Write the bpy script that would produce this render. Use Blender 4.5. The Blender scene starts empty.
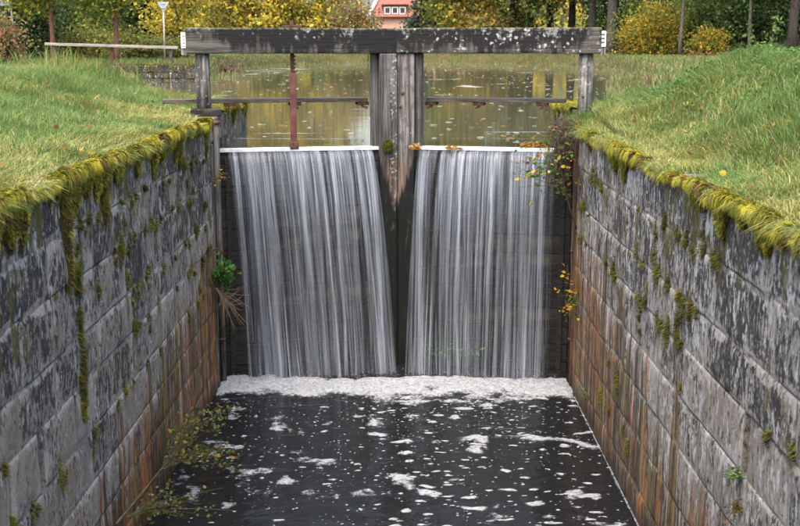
import bpy, bmesh, math, random
import numpy as np
from mathutils import Vector, Matrix

R = math.radians
rng = np.random.default_rng(7)
random.seed(7)
scene = bpy.context.scene
col = scene.collection

# ------------------------------------------------------------------ camera
FPX, CAMZ, PITCH = 1100.0, 0.93, R(11.16)          # focal length in photo pixels (800 wide)
cam_d = bpy.data.cameras.new('camera')
cam_d.sensor_width = 36.0
cam_d.lens = 36.0 * FPX / 800.0
cam_d.clip_start, cam_d.clip_end = 0.05, 3000.0
cam_d.dof.use_dof = True
cam_d.dof.focus_distance = 13.5
cam_d.dof.aperture_fstop = 4.5
cam = bpy.data.objects.new('camera', cam_d)
cam.location = (0, 0, CAMZ)
cam.rotation_euler = (math.pi / 2 - PITCH, 0, 0)
col.objects.link(cam)
scene.camera = cam

# ------------------------------------------------------------------ sky, sun, exposure
SUN_EL, SUN_ROT = R(64), R(200)
world = bpy.data.worlds.new('World')
scene.world = world
world.use_nodes = True
wn = world.node_tree.nodes
sky = wn.new('ShaderNodeTexSky')
sky.sky_type = 'NISHITA'
sky.sun_disc = False
sky.sun_elevation = SUN_EL
sky.sun_rotation = SUN_ROT
sky.air_density = 1.0
sky.dust_density = 5.0
sky.ozone_density = 0.6
bg = wn['Background']
bg.inputs['Strength'].default_value = 0.15
world.node_tree.links.new(sky.outputs['Color'], bg.inputs['Color'])
sun_d = bpy.data.lights.new('sun', 'SUN')
sun_d.energy = 0.6
sun_d.angle = R(80)
sun_d.color = (1.0, 0.985, 0.955)
sun = bpy.data.objects.new('sun', sun_d)
# Nishita: rotation 0 puts the sun at +Y, growing clockwise
sd = Vector((math.sin(SUN_ROT) * math.cos(SUN_EL), math.cos(SUN_ROT) * math.cos(SUN_EL), math.sin(SUN_EL)))
sun.rotation_euler = sd.to_track_quat('Z', 'Y').to_euler()
sun.location = (0, 0, 30)
col.objects.link(sun)
vs = scene.view_settings
vs.view_transform = 'Standard'
vs.look = 'None'
vs.gamma = 1.0
vs.use_curve_mapping = False
vs.exposure = 1.92
scene.cycles.use_denoising = True
scene.cycles.max_bounces = 6
scene.cycles.transparent_max_bounces = 24
scene.cycles.caustics_reflective = False
scene.cycles.caustics_refractive = False

# ------------------------------------------------------------------ pixel helpers
CP, SP = math.cos(PITCH), math.sin(PITCH)
def ray(u, v):
    a, b = (u - 400) / FPX, (263 - v) / FPX
    return Vector((a, CP + b * SP, -SP + b * CP))
def at_y(u, v, y):
    r = ray(u, v); t = y / r.y
    return Vector((r.x * t, y, CAMZ + r.z * t))
def at_x(u, v, x):
    r = ray(u, v); t = x / r.x
    return Vector((x, r.y * t, CAMZ + r.z * t))
def at_z(u, v, z):
    r = ray(u, v); t = (z - CAMZ) / r.z
    return Vector((r.x * t, r.y * t, z))
def X(u, y):
    return (u - 400) / FPX * y * CP

# ------------------------------------------------------------------ numpy noise
def _h(ix, iy, iz):
    n = (ix.astype(np.int64) * 374761393 + iy.astype(np.int64) * 668265263 + iz.astype(np.int64) * 2147483647) & 0xffffffff
    n = ((n ^ (n >> 13)) * 1274126177) & 0xffffffff
    n = ((n ^ (n >> 16)) * 2246822519) & 0xffffffff
    return ((n ^ (n >> 15)) & 0xffffff) / float(0xffffff)
def vnoise(x, y, z=0.0):
    x, y, z = np.broadcast_arrays(np.asarray(x, float), np.asarray(y, float), np.asarray(z, float))
    ix, iy, iz = np.floor(x), np.floor(y), np.floor(z)
    fx, fy, fz = x - ix, y - iy, z - iz
    fx, fy, fz = [f * f * (3 - 2 * f) for f in (fx, fy, fz)]
    def L(a, b, t): return a + (b - a) * t
    c = lambda i, j, k: _h(ix + i, iy + j, iz + k)
    return L(L(L(c(0,0,0), c(1,0,0), fx), L(c(0,1,0), c(1,1,0), fx), fy),
             L(L(c(0,0,1), c(1,0,1), fx), L(c(0,1,1), c(1,1,1), fx), fy), fz)
def fbm(x, y, z=0.0, o=4):
    s, a, t = 0.0, 1.0, 0.0
    for i in range(o):
        s = s + a * vnoise(np.asarray(x) * 2**i + 17.3*i, np.asarray(y) * 2**i + 5.1*i, np.asarray(z) * 2**i)
        t += a; a *= 0.5
    return s / t
def sstep(a, b, x):
    t = np.clip((np.asarray(x, float) - a) / (b - a), 0, 1)
    return t * t * (3 - 2 * t)

# ------------------------------------------------------------------ object helpers
def mesh_np(name, verts, faces_flat, sizes, colors=None, smooth=False):
    me = bpy.data.meshes.new(name)
    verts = np.asarray(verts, np.float32); ff = np.asarray(faces_flat, np.int32); sz = np.asarray(sizes, np.int32)
    me.vertices.add(len(verts)); me.vertices.foreach_set('co', verts.ravel())
    me.loops.add(len(ff)); me.loops.foreach_set('vertex_index', ff)
    me.polygons.add(len(sz))
    st = np.zeros(len(sz), np.int32); st[1:] = np.cumsum(sz)[:-1]
    me.polygons.foreach_set('loop_start', st)
    if smooth: me.polygons.foreach_set('use_smooth', np.ones(len(sz), bool))
    me.update(calc_edges=True)
    if colors is not None:
        at = me.color_attributes.new('Col', 'FLOAT_COLOR', 'POINT')
        c = np.ones((len(verts), 4), np.float32); c[:, :3] = colors
        at.data.foreach_set('color', c.ravel())
    return me
def link(name, me, m, parent=None, loc=None):
    o = bpy.data.objects.new(name, me)
    col.objects.link(o)
    if m is not None and not len(me.materials): me.materials.append(m)
    if parent: o.parent = parent
    if loc is not None: o.location = loc
    return o
def from_bm(name, bm, m, parent=None, loc=None, smooth=False):
    me = bpy.data.meshes.new(name)
    bmesh.ops.recalc_face_normals(bm, faces=bm.faces)
    if smooth:
        for f in bm.faces: f.smooth = True
    bm.to_mesh(me); bm.free()
    return link(name, me, m, parent, loc)
def empty(name, loc, label=None, cat=None, group=None, rz=0):
    o = bpy.data.objects.new(name, None)
    col.objects.link(o); o.location = loc; o.rotation_euler.z = rz
    o.empty_display_size = 0.1
    tag(o, label, cat, group)
    return o
def tag(o, label=None, cat=None, group=None, kind=None):
    if label: o['label'] = label
    if cat: o['category'] = cat
    if group: o['group'] = group
    if kind: o['kind'] = kind
    return o
def copy_tree(o, parent=None):
    c = o.copy(); col.objects.link(c); c.parent = parent
    for ch in list(o.children):
        copy_tree(ch, c)
    return c
def box_bm(sx, sy, sz, bevel=0.0, cuts=(0, 0, 0), jit=0.0, seed=0, bm=None, M=None):
    """box centred on the origin; cut along each axis and roughened"""
    b = bmesh.new()
    bmesh.ops.create_cube(b, size=1.0)
    for v in b.verts: v.co = Vector((v.co.x * sx, v.co.y * sy, v.co.z * sz))
    for ax in range(3):
        for k in range(cuts[ax]):
            p = (-0.5 + (k + 1) / (cuts[ax] + 1)) * (sx, sy, sz)[ax]
            co = [0, 0, 0]; co[ax] = p; no = [0, 0, 0]; no[ax] = 1
            bmesh.ops.bisect_plane(b, geom=b.verts[:] + b.edges[:] + b.faces[:], plane_co=co, plane_no=no)
    if bevel:
        ed = [e for e in b.edges if len(e.link_faces) == 2 and e.calc_face_angle(0) > 0.5]
        bmesh.ops.bevel(b, geom=ed, offset=bevel, segments=2, affect='EDGES', profile=0.6)
    if jit:
        co = np.array([v.co[:] for v in b.verts])
        for ax in range(3):
            d = fbm(co[:, 0] * 6 + seed * 7.7 + ax * 31, co[:, 1] * 6, co[:, 2] * 6, 3) - 0.5
            co[:, ax] += d * 2 * jit
        for v, c in zip(b.verts, co): v.co = c
    if M is not None: bmesh.ops.transform(b, matrix=M, verts=b.verts[:])
    if bm is None: return b
    me = bpy.data.meshes.new('tmp'); b.to_mesh(me); b.free(); bm.from_mesh(me); bpy.data.meshes.remove(me)
    return bm
def tube_np(paths, sides=7):
    """paths: list of (points, radii) -> verts, faces_flat, sizes"""
    V, F, S = [], [], []
    base = 0
    ang = np.linspace(0, 2 * np.pi, sides, endpoint=False)
    for P, Rr in paths:
        P = np.asarray(P, float); n = len(P)
        Rr = np.broadcast_to(np.asarray(Rr, float), (n,))
        T = np.gradient(P, axis=0); T /= np.linalg.norm(T, axis=1, keepdims=True) + 1e-9
        ref = np.array([0.0, 0, 1]) if abs(T[0, 2]) < 0.8 else np.array([1.0, 0, 0])
        A = np.cross(T, ref); A /= np.linalg.norm(A, axis=1, keepdims=True) + 1e-9
        B = np.cross(T, A)
        ring = P[:, None] + Rr[:, None, None] * (A[:, None] * np.cos(ang)[None, :, None] + B[:, None] * np.sin(ang)[None, :, None])
        V.append(ring.reshape(-1, 3))
        for i in range(n - 1):
            for k in range(sides):
                k2 = (k + 1) % sides
                F += [base + i*sides + k, base + i*sides + k2, base + (i+1)*sides + k2, base + (i+1)*sides + k]; S.append(4)
        F += [base + (n-1)*sides + k for k in range(sides)]; S.append(sides)
        F += [base + k for k in range(sides)][::-1]; S.append(sides)
        base += n * sides
    return np.concatenate(V), F, S
def tube_obj(name, paths, m, parent=None, sides=7, smooth=True):
    V, F, S = tube_np(paths, sides)
    return link(name, mesh_np(name, V, F, S, smooth=smooth), m, parent)

def blades_np(P, H, lean, width, C, curve=0.5, tipcol=1.0, up=None):
    """grass blades: root P, height H, lean vectors (N,3 horizontal), half width, colour"""
    N = len(P)
    up = np.tile(np.array([0, 0, 1.0]), (N, 1)) if up is None else up
    a = rng.uniform(0, 2 * np.pi, N)
    side = np.stack([np.cos(a), np.sin(a), np.zeros(N)], 1)
    side -= up * (side * up).sum(1, keepdims=True)
    side /= np.linalg.norm(side, axis=1, keepdims=True) + 1e-6
    w = np.broadcast_to(np.asarray(width), (N,))[:, None] * side
    H = np.asarray(H)[:, None]
    mid = P + up * H * 0.55 + lean * H * 0.35 * curve
    tip = P + up * H * (1 - 0.25 * curve) + lean * H
    V = np.stack([P - w, P + w, mid + w * 0.8, mid - w * 0.8, tip], 1).reshape(-1, 3)
    b = (np.arange(N) * 5)[:, None]
    F = np.concatenate([b + np.array([0, 1, 2, 3]), b + np.array([3, 2, 4])], 1).ravel()
    S = np.tile([4, 3], N)
    Cc = np.repeat(C[:, None, :], 5, 1).copy()
    Cc[:, 4] *= tipcol
    return V, F, S, Cc.reshape(-1, 3)
def leaves_np(P, size, C, flat=0.3, aspect=0.6, droop=0.0, dirs=None):
    """leaf faces of six points with a fold along the midrib"""
    N = len(P)
    d = rng.normal(size=(N, 3)) if dirs is None else dirs + rng.normal(size=(N, 3)) * 0.35
    d[:, 2] = d[:, 2] * flat - droop
    d /= np.linalg.norm(d, axis=1, keepdims=True) + 1e-6
    q = rng.normal(size=(N, 3)); q -= d * (q * d).sum(1, keepdims=True); q /= np.linalg.norm(q, axis=1, keepdims=True) + 1e-6
    nn = np.cross(d, q)
    L = np.broadcast_to(np.asarray(size), (N,))[:, None]
    w = L * aspect * 0.5
    V = np.stack([P, P + d*L*.35 + q*w + nn*w*.3, P + d*L*.75 + q*w*.7 + nn*w*.2, P + d*L,
                  P + d*L*.75 - q*w*.7 + nn*w*.2, P + d*L*.35 - q*w + nn*w*.3], 1).reshape(-1, 3)
    b = (np.arange(N) * 6)[:, None]
    F = np.concatenate([b + np.array([0, 1, 2, 3]), b + np.array([0, 3, 4, 5])], 1).ravel()
    return V, F, np.full(2 * N, 4), np.repeat(C[:, None, :], 6, 1).reshape(-1, 3)
def cards_np(P, size, C, aspect=0.75):
    """far leaves: one rhombus each"""
    N = len(P)
    d = rng.normal(size=(N, 3)); d /= np.linalg.norm(d, axis=1, keepdims=True)
    q = rng.normal(size=(N, 3)); q -= d * (q * d).sum(1, keepdims=True); q /= np.linalg.norm(q, axis=1, keepdims=True) + 1e-6
    L = np.broadcast_to(np.asarray(size), (N,))[:, None]
    V = np.stack([P - d*L*.5, P + q*L*aspect*.5, P + d*L*.5, P - q*L*aspect*.5], 1).reshape(-1, 3)
    F = np.arange(4 * N)
    return V, F, np.full(N, 4), np.repeat(C[:, None, :], 4, 1).reshape(-1, 3)
def join_np(parts):
    V, F, S, C, b = [], [], [], [], 0
    for v, f, s, c in parts:
        V.append(v); F.append(np.asarray(f) + b); S.append(s); C.append(c); b += len(v)
    return np.concatenate(V), np.concatenate(F), np.concatenate(S), np.concatenate(C)
def palette(N, cols, w=None, jit=0.25):
    cols = np.array(cols, float)
    w = None if w is None else np.array(w, float) / np.sum(w)
    k = rng.choice(len(cols), N, p=w)
    c = cols[k] * rng.uniform(1 - jit, 1 + jit, (N, 1)) * rng.uniform(0.9, 1.1, (N, 3))
    return np.clip(c, 0.003, 0.9)

# ------------------------------------------------------------------ materials
class NT:
    def __init__(s, name):
        s.m = bpy.data.materials.new(name); s.m.use_nodes = True
        s.t = s.m.node_tree; s.N = s.t.nodes
        s.b = s.N['Principled BSDF']; s.out = s.N['Material Output']
    def n(s, typ, **kw):
        nd = s.N.new('ShaderNode' + typ)
        for k, v in kw.items():
            k = k.replace('_', ' ')
            if k in nd.inputs: s.set(nd.inputs[k], v)
            else: setattr(nd, k.replace(' ', '_'), v)
        return nd
    def set(s, inp, v):
        if isinstance(v, bpy.types.NodeSocket): s.t.links.new(v, inp)
        elif isinstance(v, bpy.types.Node): s.t.links.new(v.outputs[0], inp)
        elif isinstance(v, tuple) and len(v) == 3 and inp.type == 'RGBA': inp.default_value = (*v, 1)
        else: inp.default_value = v
    def math(s, op, a, b=0.0, c=0.0, clamp=False):
        nd = s.N.new('ShaderNodeMath'); nd.operation = op; nd.use_clamp = clamp
        for i, v in enumerate((a, b, c)): s.set(nd.inputs[i], v)
        return nd.outputs[0]
    def rng(s, v, a, b, lo=0.0, hi=1.0):
        nd = s.N.new('ShaderNodeMapRange'); nd.interpolation_type = 'SMOOTHSTEP'
        for k, x in zip(('Value', 'From Min', 'From Max', 'To Min', 'To Max'), (v, a, b, lo, hi)): s.set(nd.inputs[k], x)
        return nd.outputs[0]
    def mix(s, f, a, b, blend='MIX'):
        nd = s.N.new('ShaderNodeMix'); nd.data_type = 'RGBA'; nd.blend_type = blend
        s.set(nd.inputs[0], f); s.set(nd.inputs[6], a); s.set(nd.inputs[7], b)
        return nd.outputs[2]
    def pos(s):
        return s.n('NewGeometry').outputs['Position']
    def obj(s):
        return s.n('TexCoord').outputs['Object']
    def scaled(s, vec, sx, sy, sz, off=(0, 0, 0)):
        nd = s.N.new('ShaderNodeMapping'); s.set(nd.inputs[0], vec)
        nd.inputs['Scale'].default_value = (sx, sy, sz); nd.inputs['Location'].default_value = off
        return nd.outputs[0]
    def noise(s, vec, scale, detail=4.0, rough=0.55, dist=0.0):
        nd = s.N.new('ShaderNodeTexNoise'); s.set(nd.inputs['Vector'], vec)
        nd.inputs['Scale'].default_value = scale; nd.inputs['Detail'].default_value = detail
        nd.inputs['Roughness'].default_value = rough; nd.inputs['Distortion'].default_value = dist
        return nd.outputs['Fac']
    def xyz(s, vec):
        nd = s.N.new('ShaderNodeSeparateXYZ'); s.set(nd.inputs[0], vec); return nd.outputs
    def bump(s, h, dist=0.01, strength=1.0, normal=None):
        nd = s.N.new('ShaderNodeBump'); s.set(nd.inputs['Height'], h)
        nd.inputs['Distance'].default_value = dist; nd.inputs['Strength'].default_value = strength
        if normal is not None: s.set(nd.inputs['Normal'], normal)
        return nd.outputs[0]
    def fin(s, color, rough=0.8, spec=0.3, normal=None, metal=0.0):
        s.set(s.b.inputs['Base Color'], color); s.set(s.b.inputs['Roughness'], rough)
        s.set(s.b.inputs['Specular IOR Level'], spec); s.set(s.b.inputs['Metallic'], metal)
        if normal is not None: s.set(s.b.inputs['Normal'], normal)
        return s.m

def mat_foliage(name, trans=0.35, rough=0.6):
    s = NT(name)
    a = s.n('Attribute', attribute_name='Col').outputs['Color']
    s.fin(a, rough, 0.25)
    tr = s.n('BsdfTranslucent', Color=a)
    mx = s.n('MixShader')
    s.set(mx.inputs[0], trans); s.t.links.new(s.b.outputs[0], mx.inputs[1]); s.t.links.new(tr.outputs[0], mx.inputs[2])
    s.t.links.new(mx.outputs[0], s.out.inputs[0])
    return s.m

def mat_wall(name, dark, side, tide0, tideslope, base0=(0.46, 0.42, 0.355), base1=(0.33, 0.30, 0.255), lime=0.0):
    """old sandstone: black lichen in crumbly patches, pale crust and lime runs, pointing smears, rusty stain above the water"""
    s = NT(name)
    p = s.pos(); x, y, z = s.xyz(p)
    oi = s.n('ObjectInfo').outputs['Random']
    def N(st, off, sc, det=8, ro=0.72, di=0.0): return s.noise(s.scaled(p, *st, off), sc, det, ro, di)
    big = N((1, 1.2, 0.9), (0, 0, 0), 0.8, 5, 0.6)
    fine = N((1, 1, 0.7), (0, 0, 0), 46, 4, 0.7)
    base = s.mix(oi, base0, base1)
    base = s.mix(s.rng(N((1, 1, 0.5), (6, 6, 6), 5), 0.38, 0.62), base, s.mix(0.55, base, (0.13, 0.115, 0.10)))
    base = s.mix(s.math('MULTIPLY', s.rng(big, 0.42, 0.6), 0.5), base, (0.32, 0.255, 0.18))
    sme = s.n('Attribute', attribute_name='smear').outputs['Fac']
    smn = s.math('ADD', sme, s.math('MULTIPLY', s.math('SUBTRACT', N((1, 1, 0.8), (2, 2, 9), 3.2, 7, 0.68), 0.5), 3.6))
    smk = s.rng(smn, 0.75, 1.0)
    base = s.mix(s.math('MULTIPLY', smk, 0.85), base, (0.50, 0.465, 0.415))
    # black lichen
    d1 = N((1, 1, 0.58), (3, 1, 4), 6.0, 10, 0.78, 0.35)
    d2 = N((1, 1, 0.40), (8, 2, 1), 21.0, 7, 0.74)
    dk = s.math('ADD', s.math('MULTIPLY', d1, 0.55), s.math('MULTIPLY', d2, 0.45))
    dk = s.math('ADD', dk, s.math('MULTIPLY', s.math('SUBTRACT', N((1, 1, 0.7), (3, 3, 1), 1.3, 4, 0.6), 0.5), 0.16))
    dk = s.math('ADD', dk, s.rng(z, -2.7, -0.3, -0.055, 0.03))
    dk = s.math('ADD', dk, s.math('MULTIPLY', s.math('SUBTRACT', oi, 0.5), 0.085))
    dk = s.math('SUBTRACT', dk, s.math('MULTIPLY', smk, 0.07))
    dmask = s.rng(dk, 0.500 - dark, 0.525 - dark)
    c = s.mix(s.math('MULTIPLY', dmask, 0.92), base, s.mix(fine, (0.022, 0.021, 0.02), (0.06, 0.057, 0.052)))
    sp = N((1, 1, 0.5), (2, 7, 7), 34.0, 5, 0.7)
    sk = s.math('MULTIPLY', s.rng(sp, 0.54, 0.58), s.rng(N((1, 1, 0.7), (7, 3, 3), 2.0, 4, 0.6), 0.40, 0.58))
    c = s.mix(s.math('MULTIPLY', sk, 0.85), c, (0.035, 0.033, 0.03))
    sq = s.math('MULTIPLY', s.rng(sp, 0.44, 0.40), s.rng(N((1, 1, 0.7), (1, 1, 5), 2.0, 4, 0.6), 0.42, 0.58))
    c = s.mix(s.math('MULTIPLY', sq, 0.7), c, (0.48, 0.47, 0.44))
    # pale crust and lime runs: thin vertical, broken
    l1 = N((1, 1, 0.26), (5, 3, 2), 17.0, 7, 0.74)
    l2 = N((1, 1, 0.8), (1, 9, 3), 20.0, 6, 0.72)
    pl = s.math('ADD', s.math('MULTIPLY', l1, 0.6), s.math('MULTIPLY', l2, 0.4))
    pl = s.math('ADD', pl, s.math('MULTIPLY', s.math('SUBTRACT', N((1, 1, 0.6), (4, 4, 1), 1.6, 4, 0.6), 0.5), 0.22))
    pm = s.rng(pl, 0.565 - lime, 0.59 - lime)
    c = s.mix(s.math('MULTIPLY', pm, 0.85), c, (0.66, 0.645, 0.61))
    # rust stain rising from the water, strongest towards the gate
    wob = N((8, 8, 0.3), (2, 5, 5), 1.0, 5, 0.62)
    edge = s.math('ADD', s.math('MULTIPLY', y, tideslope), tide0)
    edge = s.math('ADD', edge, s.math('MULTIPLY', s.math('SUBTRACT', wob, 0.5), 4.0))
    d = s.math('SUBTRACT', edge, z)
    tm = s.rng(d, -0.05, 0.22)
    sA = N((8, 8, 0.2), (7, 1, 2), 1.0, 6, 0.64)
    sB = N((15, 15, 0.3), (2, 8, 5), 1.0, 6, 0.66)
    rust = s.mix(s.rng(sA, 0.47, 0.55), (0.05, 0.034, 0.02), (0.42, 0.135, 0.028))
    rust = s.mix(s.rng(sB, 0.53, 0.57), rust, (0.23, 0.185, 0.03))
    rust = s.mix(s.rng(sB, 0.44, 0.40), rust, (0.38, 0.34, 0.28))
    rust = s.mix(s.rng(N((1, 1, 0.5), (9, 1, 1), 9.0), 0.52, 0.6), rust, (0.05, 0.037, 0.025))
    c = s.mix(s.math('MULTIPLY', tm, 0.9), c, rust)
    wet = s.rng(s.math('ADD', z, s.math('MULTIPLY', wob, 0.6)), -2.98, -3.22)
    c = s.mix(s.math('MULTIPLY', wet, 0.7), c, (0.022, 0.02, 0.014))
    # thin moss film near the top
    al = s.math('ADD', N((1, 1, 0.35), (9, 9, 1), 5.0, 9, 0.72), s.rng(z, -2.2, 0.0, -0.10, 0.035))
    c = s.mix(s.math('MULTIPLY', s.rng(al, 0.55, 0.60), 0.8), c, s.mix(fine, (0.07, 0.065, 0.012), (0.17, 0.155, 0.025)))
    h = s.math('ADD', s.math('MULTIPLY', fine, 0.5), s.math('MULTIPLY', d1, 1.6))
    h = s.math('ADD', h, s.math('MULTIPLY', d2, 0.9))
    h = s.math('ADD', h, s.math('MULTIPLY', pm, 0.12))
    n = s.bump(h, 0.045, 1.0)
    return s.fin(c, s.rng(tm, 0, 1, 0.88, 0.55), 0.25, n)

def mat_simple(name, c0, c1, scale=8, rough=0.8, spec=0.3, bd=0.004, metal=0.0, stretch=(1, 1, 1), lo=0.35, hi=0.65):
    s = NT(name)
    p = s.scaled(s.obj(), *stretch)
    a = s.noise(p, scale, 6, 0.65)
    f = s.noise(p, scale * 5, 4, 0.6)
    c = s.mix(s.rng(a, lo, hi), c0, c1)
    c = s.mix(s.math('MULTIPLY', s.rng(f, 0.45, 0.75), 0.35), c, s.mix(0.5, c, c1))
    return s.fin(c, rough, spec, s.bump(s.math('ADD', a, s.math('MULTIPLY', f, 0.5)), bd, 0.8), metal)

def mat_beam(name, lichen, pale):
    """weathered balance beam: blackened upper skin, lichen, grey bare wood (object space, x along the beam)"""
    s = NT(name)
    p = s.obj(); x, y, z = s.xyz(p)
    grain = s.noise(s.scaled(p, 0.8, 9, 16), 3.0, 6, 0.6)
    bl = s.noise(s.scaled(p, 1.0, 1, 0.7), 3.0, 5, 0.6)
    drip = s.noise(s.scaled(p, 9, 9, 1.2), 1.6, 5, 0.65)
    sp = s.noise(p, 17, 5, 0.6)
    sp2 = s.noise(p, 48, 3, 0.6)
    bare = s.mix(s.rng(grain, 0.35, 0.65), (0.05, 0.045, 0.04), (0.13, 0.118, 0.102))
    dk = s.math('ADD', s.math('MULTIPLY', bl, 0.6), s.math('MULTIPLY', drip, 0.4))
    dk = s.math('ADD', dk, s.rng(z, -0.17, 0.12, -0.08, 0.08))
    dk = s.math('ADD', dk, pale(s, x))
    c = s.mix(s.rng(dk, 0.36, 0.50), bare, (0.013, 0.0125, 0.012))
    crust = s.math('ADD', s.math('MULTIPLY', sp, 0.6), s.math('MULTIPLY', drip, 0.4))
    crust = s.math('ADD', crust, s.rng(z, -0.17, 0.17, -0.06, 0.05 + lichen))
    crust = s.math('ADD', crust, s.math('MULTIPLY', s.math('SUBTRACT', s.noise(p, 1.9, 3), 0.5), 0.35))
    c = s.mix(s.math('MULTIPLY', s.rng(crust, 0.60, 0.72), 0.65), c, (0.27, 0.27, 0.245))
    nz = s.n('TexNoise', Vector=p, Scale=26.0, Detail=4.0)
    va = s.N.new('ShaderNodeVectorMath'); va.operation = 'MULTIPLY_ADD'
    s.set(va.inputs[0], nz.outputs['Color']); va.inputs[1].default_value = (0.07, 0.07, 0.07); s.set(va.inputs[2], p)
    spots = s.n('TexVoronoi', Vector=va.outputs[0], Scale=14.0, Randomness=1.0)
    sm = s.math('MULTIPLY', s.rng(spots.outputs['Distance'], 0.38, 0.22), s.rng(s.noise(p, 4.2, 3), 0.60 - lichen * 3.6, 0.68 - lichen * 3.6))
    c = s.mix(s.math('MULTIPLY', sm, 0.75), c, (0.42, 0.43, 0.40))
    mossy = s.math('MULTIPLY', s.rng(z, 0.13, 0.17), s.rng(sp, 0.4, 0.55))
    c = s.mix(s.math('MULTIPLY', mossy, 0.8), c, (0.15, 0.15, 0.08))
    h = s.math('ADD', grain, s.math('ADD', s.math('MULTIPLY', sp2, 0.4), s.math('MULTIPLY', sm, 0.6)))
    return s.fin(c, 0.85, 0.25, s.bump(h, 0.012, 0.9))

def mat_post(name, wet_z, tone=1.0, li0=0.6):
    """upright weathered timber (world space): grey and lichened above wet_z, soaked and algae-dark below"""
    s = NT(name)
    p = s.pos(); x, y, z = s.xyz(p)
    grain = s.noise(s.scaled(p, 26, 26, 1.0), 1.0, 6, 0.62)
    bl = s.noise(p, 7, 5, 0.6)
    c = s.mix(s.rng(grain, 0.36, 0.66), tuple(tone * q for q in (0.045, 0.041, 0.036)), tuple(tone * q for q in (0.24, 0.222, 0.198)))
    crk = s.rng(s.noise(s.scaled(p, 40, 40, 0.7, (1, 3, 2)), 1.0, 4, 0.6), 0.62, 0.68)
    c = s.mix(crk, c, (0.02, 0.018, 0.016))
    c = s.mix(s.math('MULTIPLY', s.rng(bl, 0.48, 0.66), 0.7), c, (0.05, 0.046, 0.042))
    li = s.rng(s.noise(p, 24, 4, 0.6), li0, li0 + 0.05)
    if wet_z is not None and tone < 1: li = s.math('MULTIPLY', li, s.math('MULTIPLY', s.rng(s.math('ABSOLUTE', s.math('ADD', x, 0.075)), 0.09, 0.02), s.rng(s.noise(p, 5, 4), 0.42, 0.56)))
    c = s.mix(s.math('MULTIPLY', li, 0.6), c, (0.42, 0.43, 0.39))
    if wet_z is not None:
        dx = s.math('ABSOLUTE', s.math('ADD', x, 0.045))
        w = s.math('ADD', s.math('SUBTRACT', wet_z, z), s.math('MULTIPLY', s.math('SUBTRACT', grain, 0.5), 1.1))
        w = s.math('SUBTRACT', w, s.rng(dx, 0.24, 0.0, 0.0, 0.62))       # heartwood still bare in the middle
        inner = s.math('MULTIPLY', s.rng(s.math('SUBTRACT', wet_z, z), -0.05, 0.25), s.rng(grain, 0.35, 0.6))
        c = s.mix(s.math('MULTIPLY', inner, 0.75), c, (0.20, 0.105, 0.055))
        alg = s.mix(s.rng(s.noise(s.scaled(p, 1, 1, 0.4), 14, 5, 0.65), 0.58, 0.72), (0.012, 0.012, 0.011), (0.04, 0.062, 0.012))
        wm = s.rng(w, -0.04, 0.16)
        c = s.mix(wm, c, alg)
        r = s.rng(wm, 0, 1, 0.85, 0.3)
    else: r = 0.85
    return s.fin(c, r, 0.35, s.bump(s.math('ADD', grain, s.math('MULTIPLY', bl, 0.4)), 0.015, 0.9))

def mat_water(name, color, rough, bumps):
    s = NT(name)
    p = s.pos()
    h = None
    for sc, st, amp in bumps:
        a = s.math('MULTIPLY', s.noise(s.scaled(p, *st), sc, 4, 0.5, 0.6), amp)
        h = a if h is None else s.math('ADD', h, a)
    s.b.inputs['IOR'].default_value = 1.333
    return s.fin(color, rough, 0.5, s.bump(h, 1.0, 1.0))

def mat_fall(name):
    s = NT(name)
    uv = s.n('Attribute', attribute_name='flow').outputs['Vector']
    dens = s.n('Attribute', attribute_name='dens').outputs['Fac']
    u, v, w = s.xyz(uv)
    wn_ = s.math('SUBTRACT', s.noise(s.scaled(uv, 3.5, 1.1, 1, (2, 2, 2)), 1.0, 3, 0.55), 0.5)
    cv = s.N.new('ShaderNodeCombineXYZ')
    s.set(cv.inputs[0], s.math('ADD', u, s.math('MULTIPLY', s.math('MULTIPLY', wn_, v), 0.16))); s.set(cv.inputs[1], v); s.set(cv.inputs[2], w)
    uv = cv.outputs[0]
    lo = s.noise(s.scaled(uv, 5.0, 0.5, 1), 1.0, 3, 0.5)
    mid = s.noise(s.scaled(uv, 15, 0.45, 1), 1.0, 4, 0.55)
    hi = s.noise(s.scaled(uv, 46, 0.6, 1), 1.0, 3, 0.5)
    a = s.math('ADD', s.math('MULTIPLY', lo, 0.35), s.math('ADD', s.math('MULTIPLY', mid, 0.45), s.math('MULTIPLY', hi, 0.38)))
    brk = s.math('SUBTRACT', s.noise(s.scaled(uv, 24, 3.2, 1, (5, 1, 1)), 1.0, 4, 0.6), 0.52)
    a = s.math('ADD', a, s.math('MULTIPLY', s.math('MULTIPLY', brk, s.math('MINIMUM', v, 1.0)), 0.42))
    al = s.rng(a, 0.475, 0.90)
    al = s.math('MULTIPLY', al, dens, clamp=True)
    c = s.mix(s.rng(a, 0.55, 0.78), (0.165, 0.19, 0.22), (0.46, 0.50, 0.55))
    s.set(s.b.inputs['Alpha'], al)
    s.fin(c, 0.25, 0.5, s.bump(s.math('ADD', mid, hi), 0.02, 0.6))
    return s.m

def mat_grass_ground():
    s = NT('ground_soil')
    p = s.pos()
    a = s.noise(p, 0.9, 5, 0.6); f = s.noise(p, 14, 6, 0.7)
    c = s.mix(s.rng(a, 0.35, 0.65), (0.075, 0.085, 0.025), (0.12, 0.10, 0.045))
    c = s.mix(s.rng(f, 0.4, 0.7), c, (0.05, 0.042, 0.025))
    return s.fin(c, 0.95, 0.1, s.bump(f, 0.05, 1.0))

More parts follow.
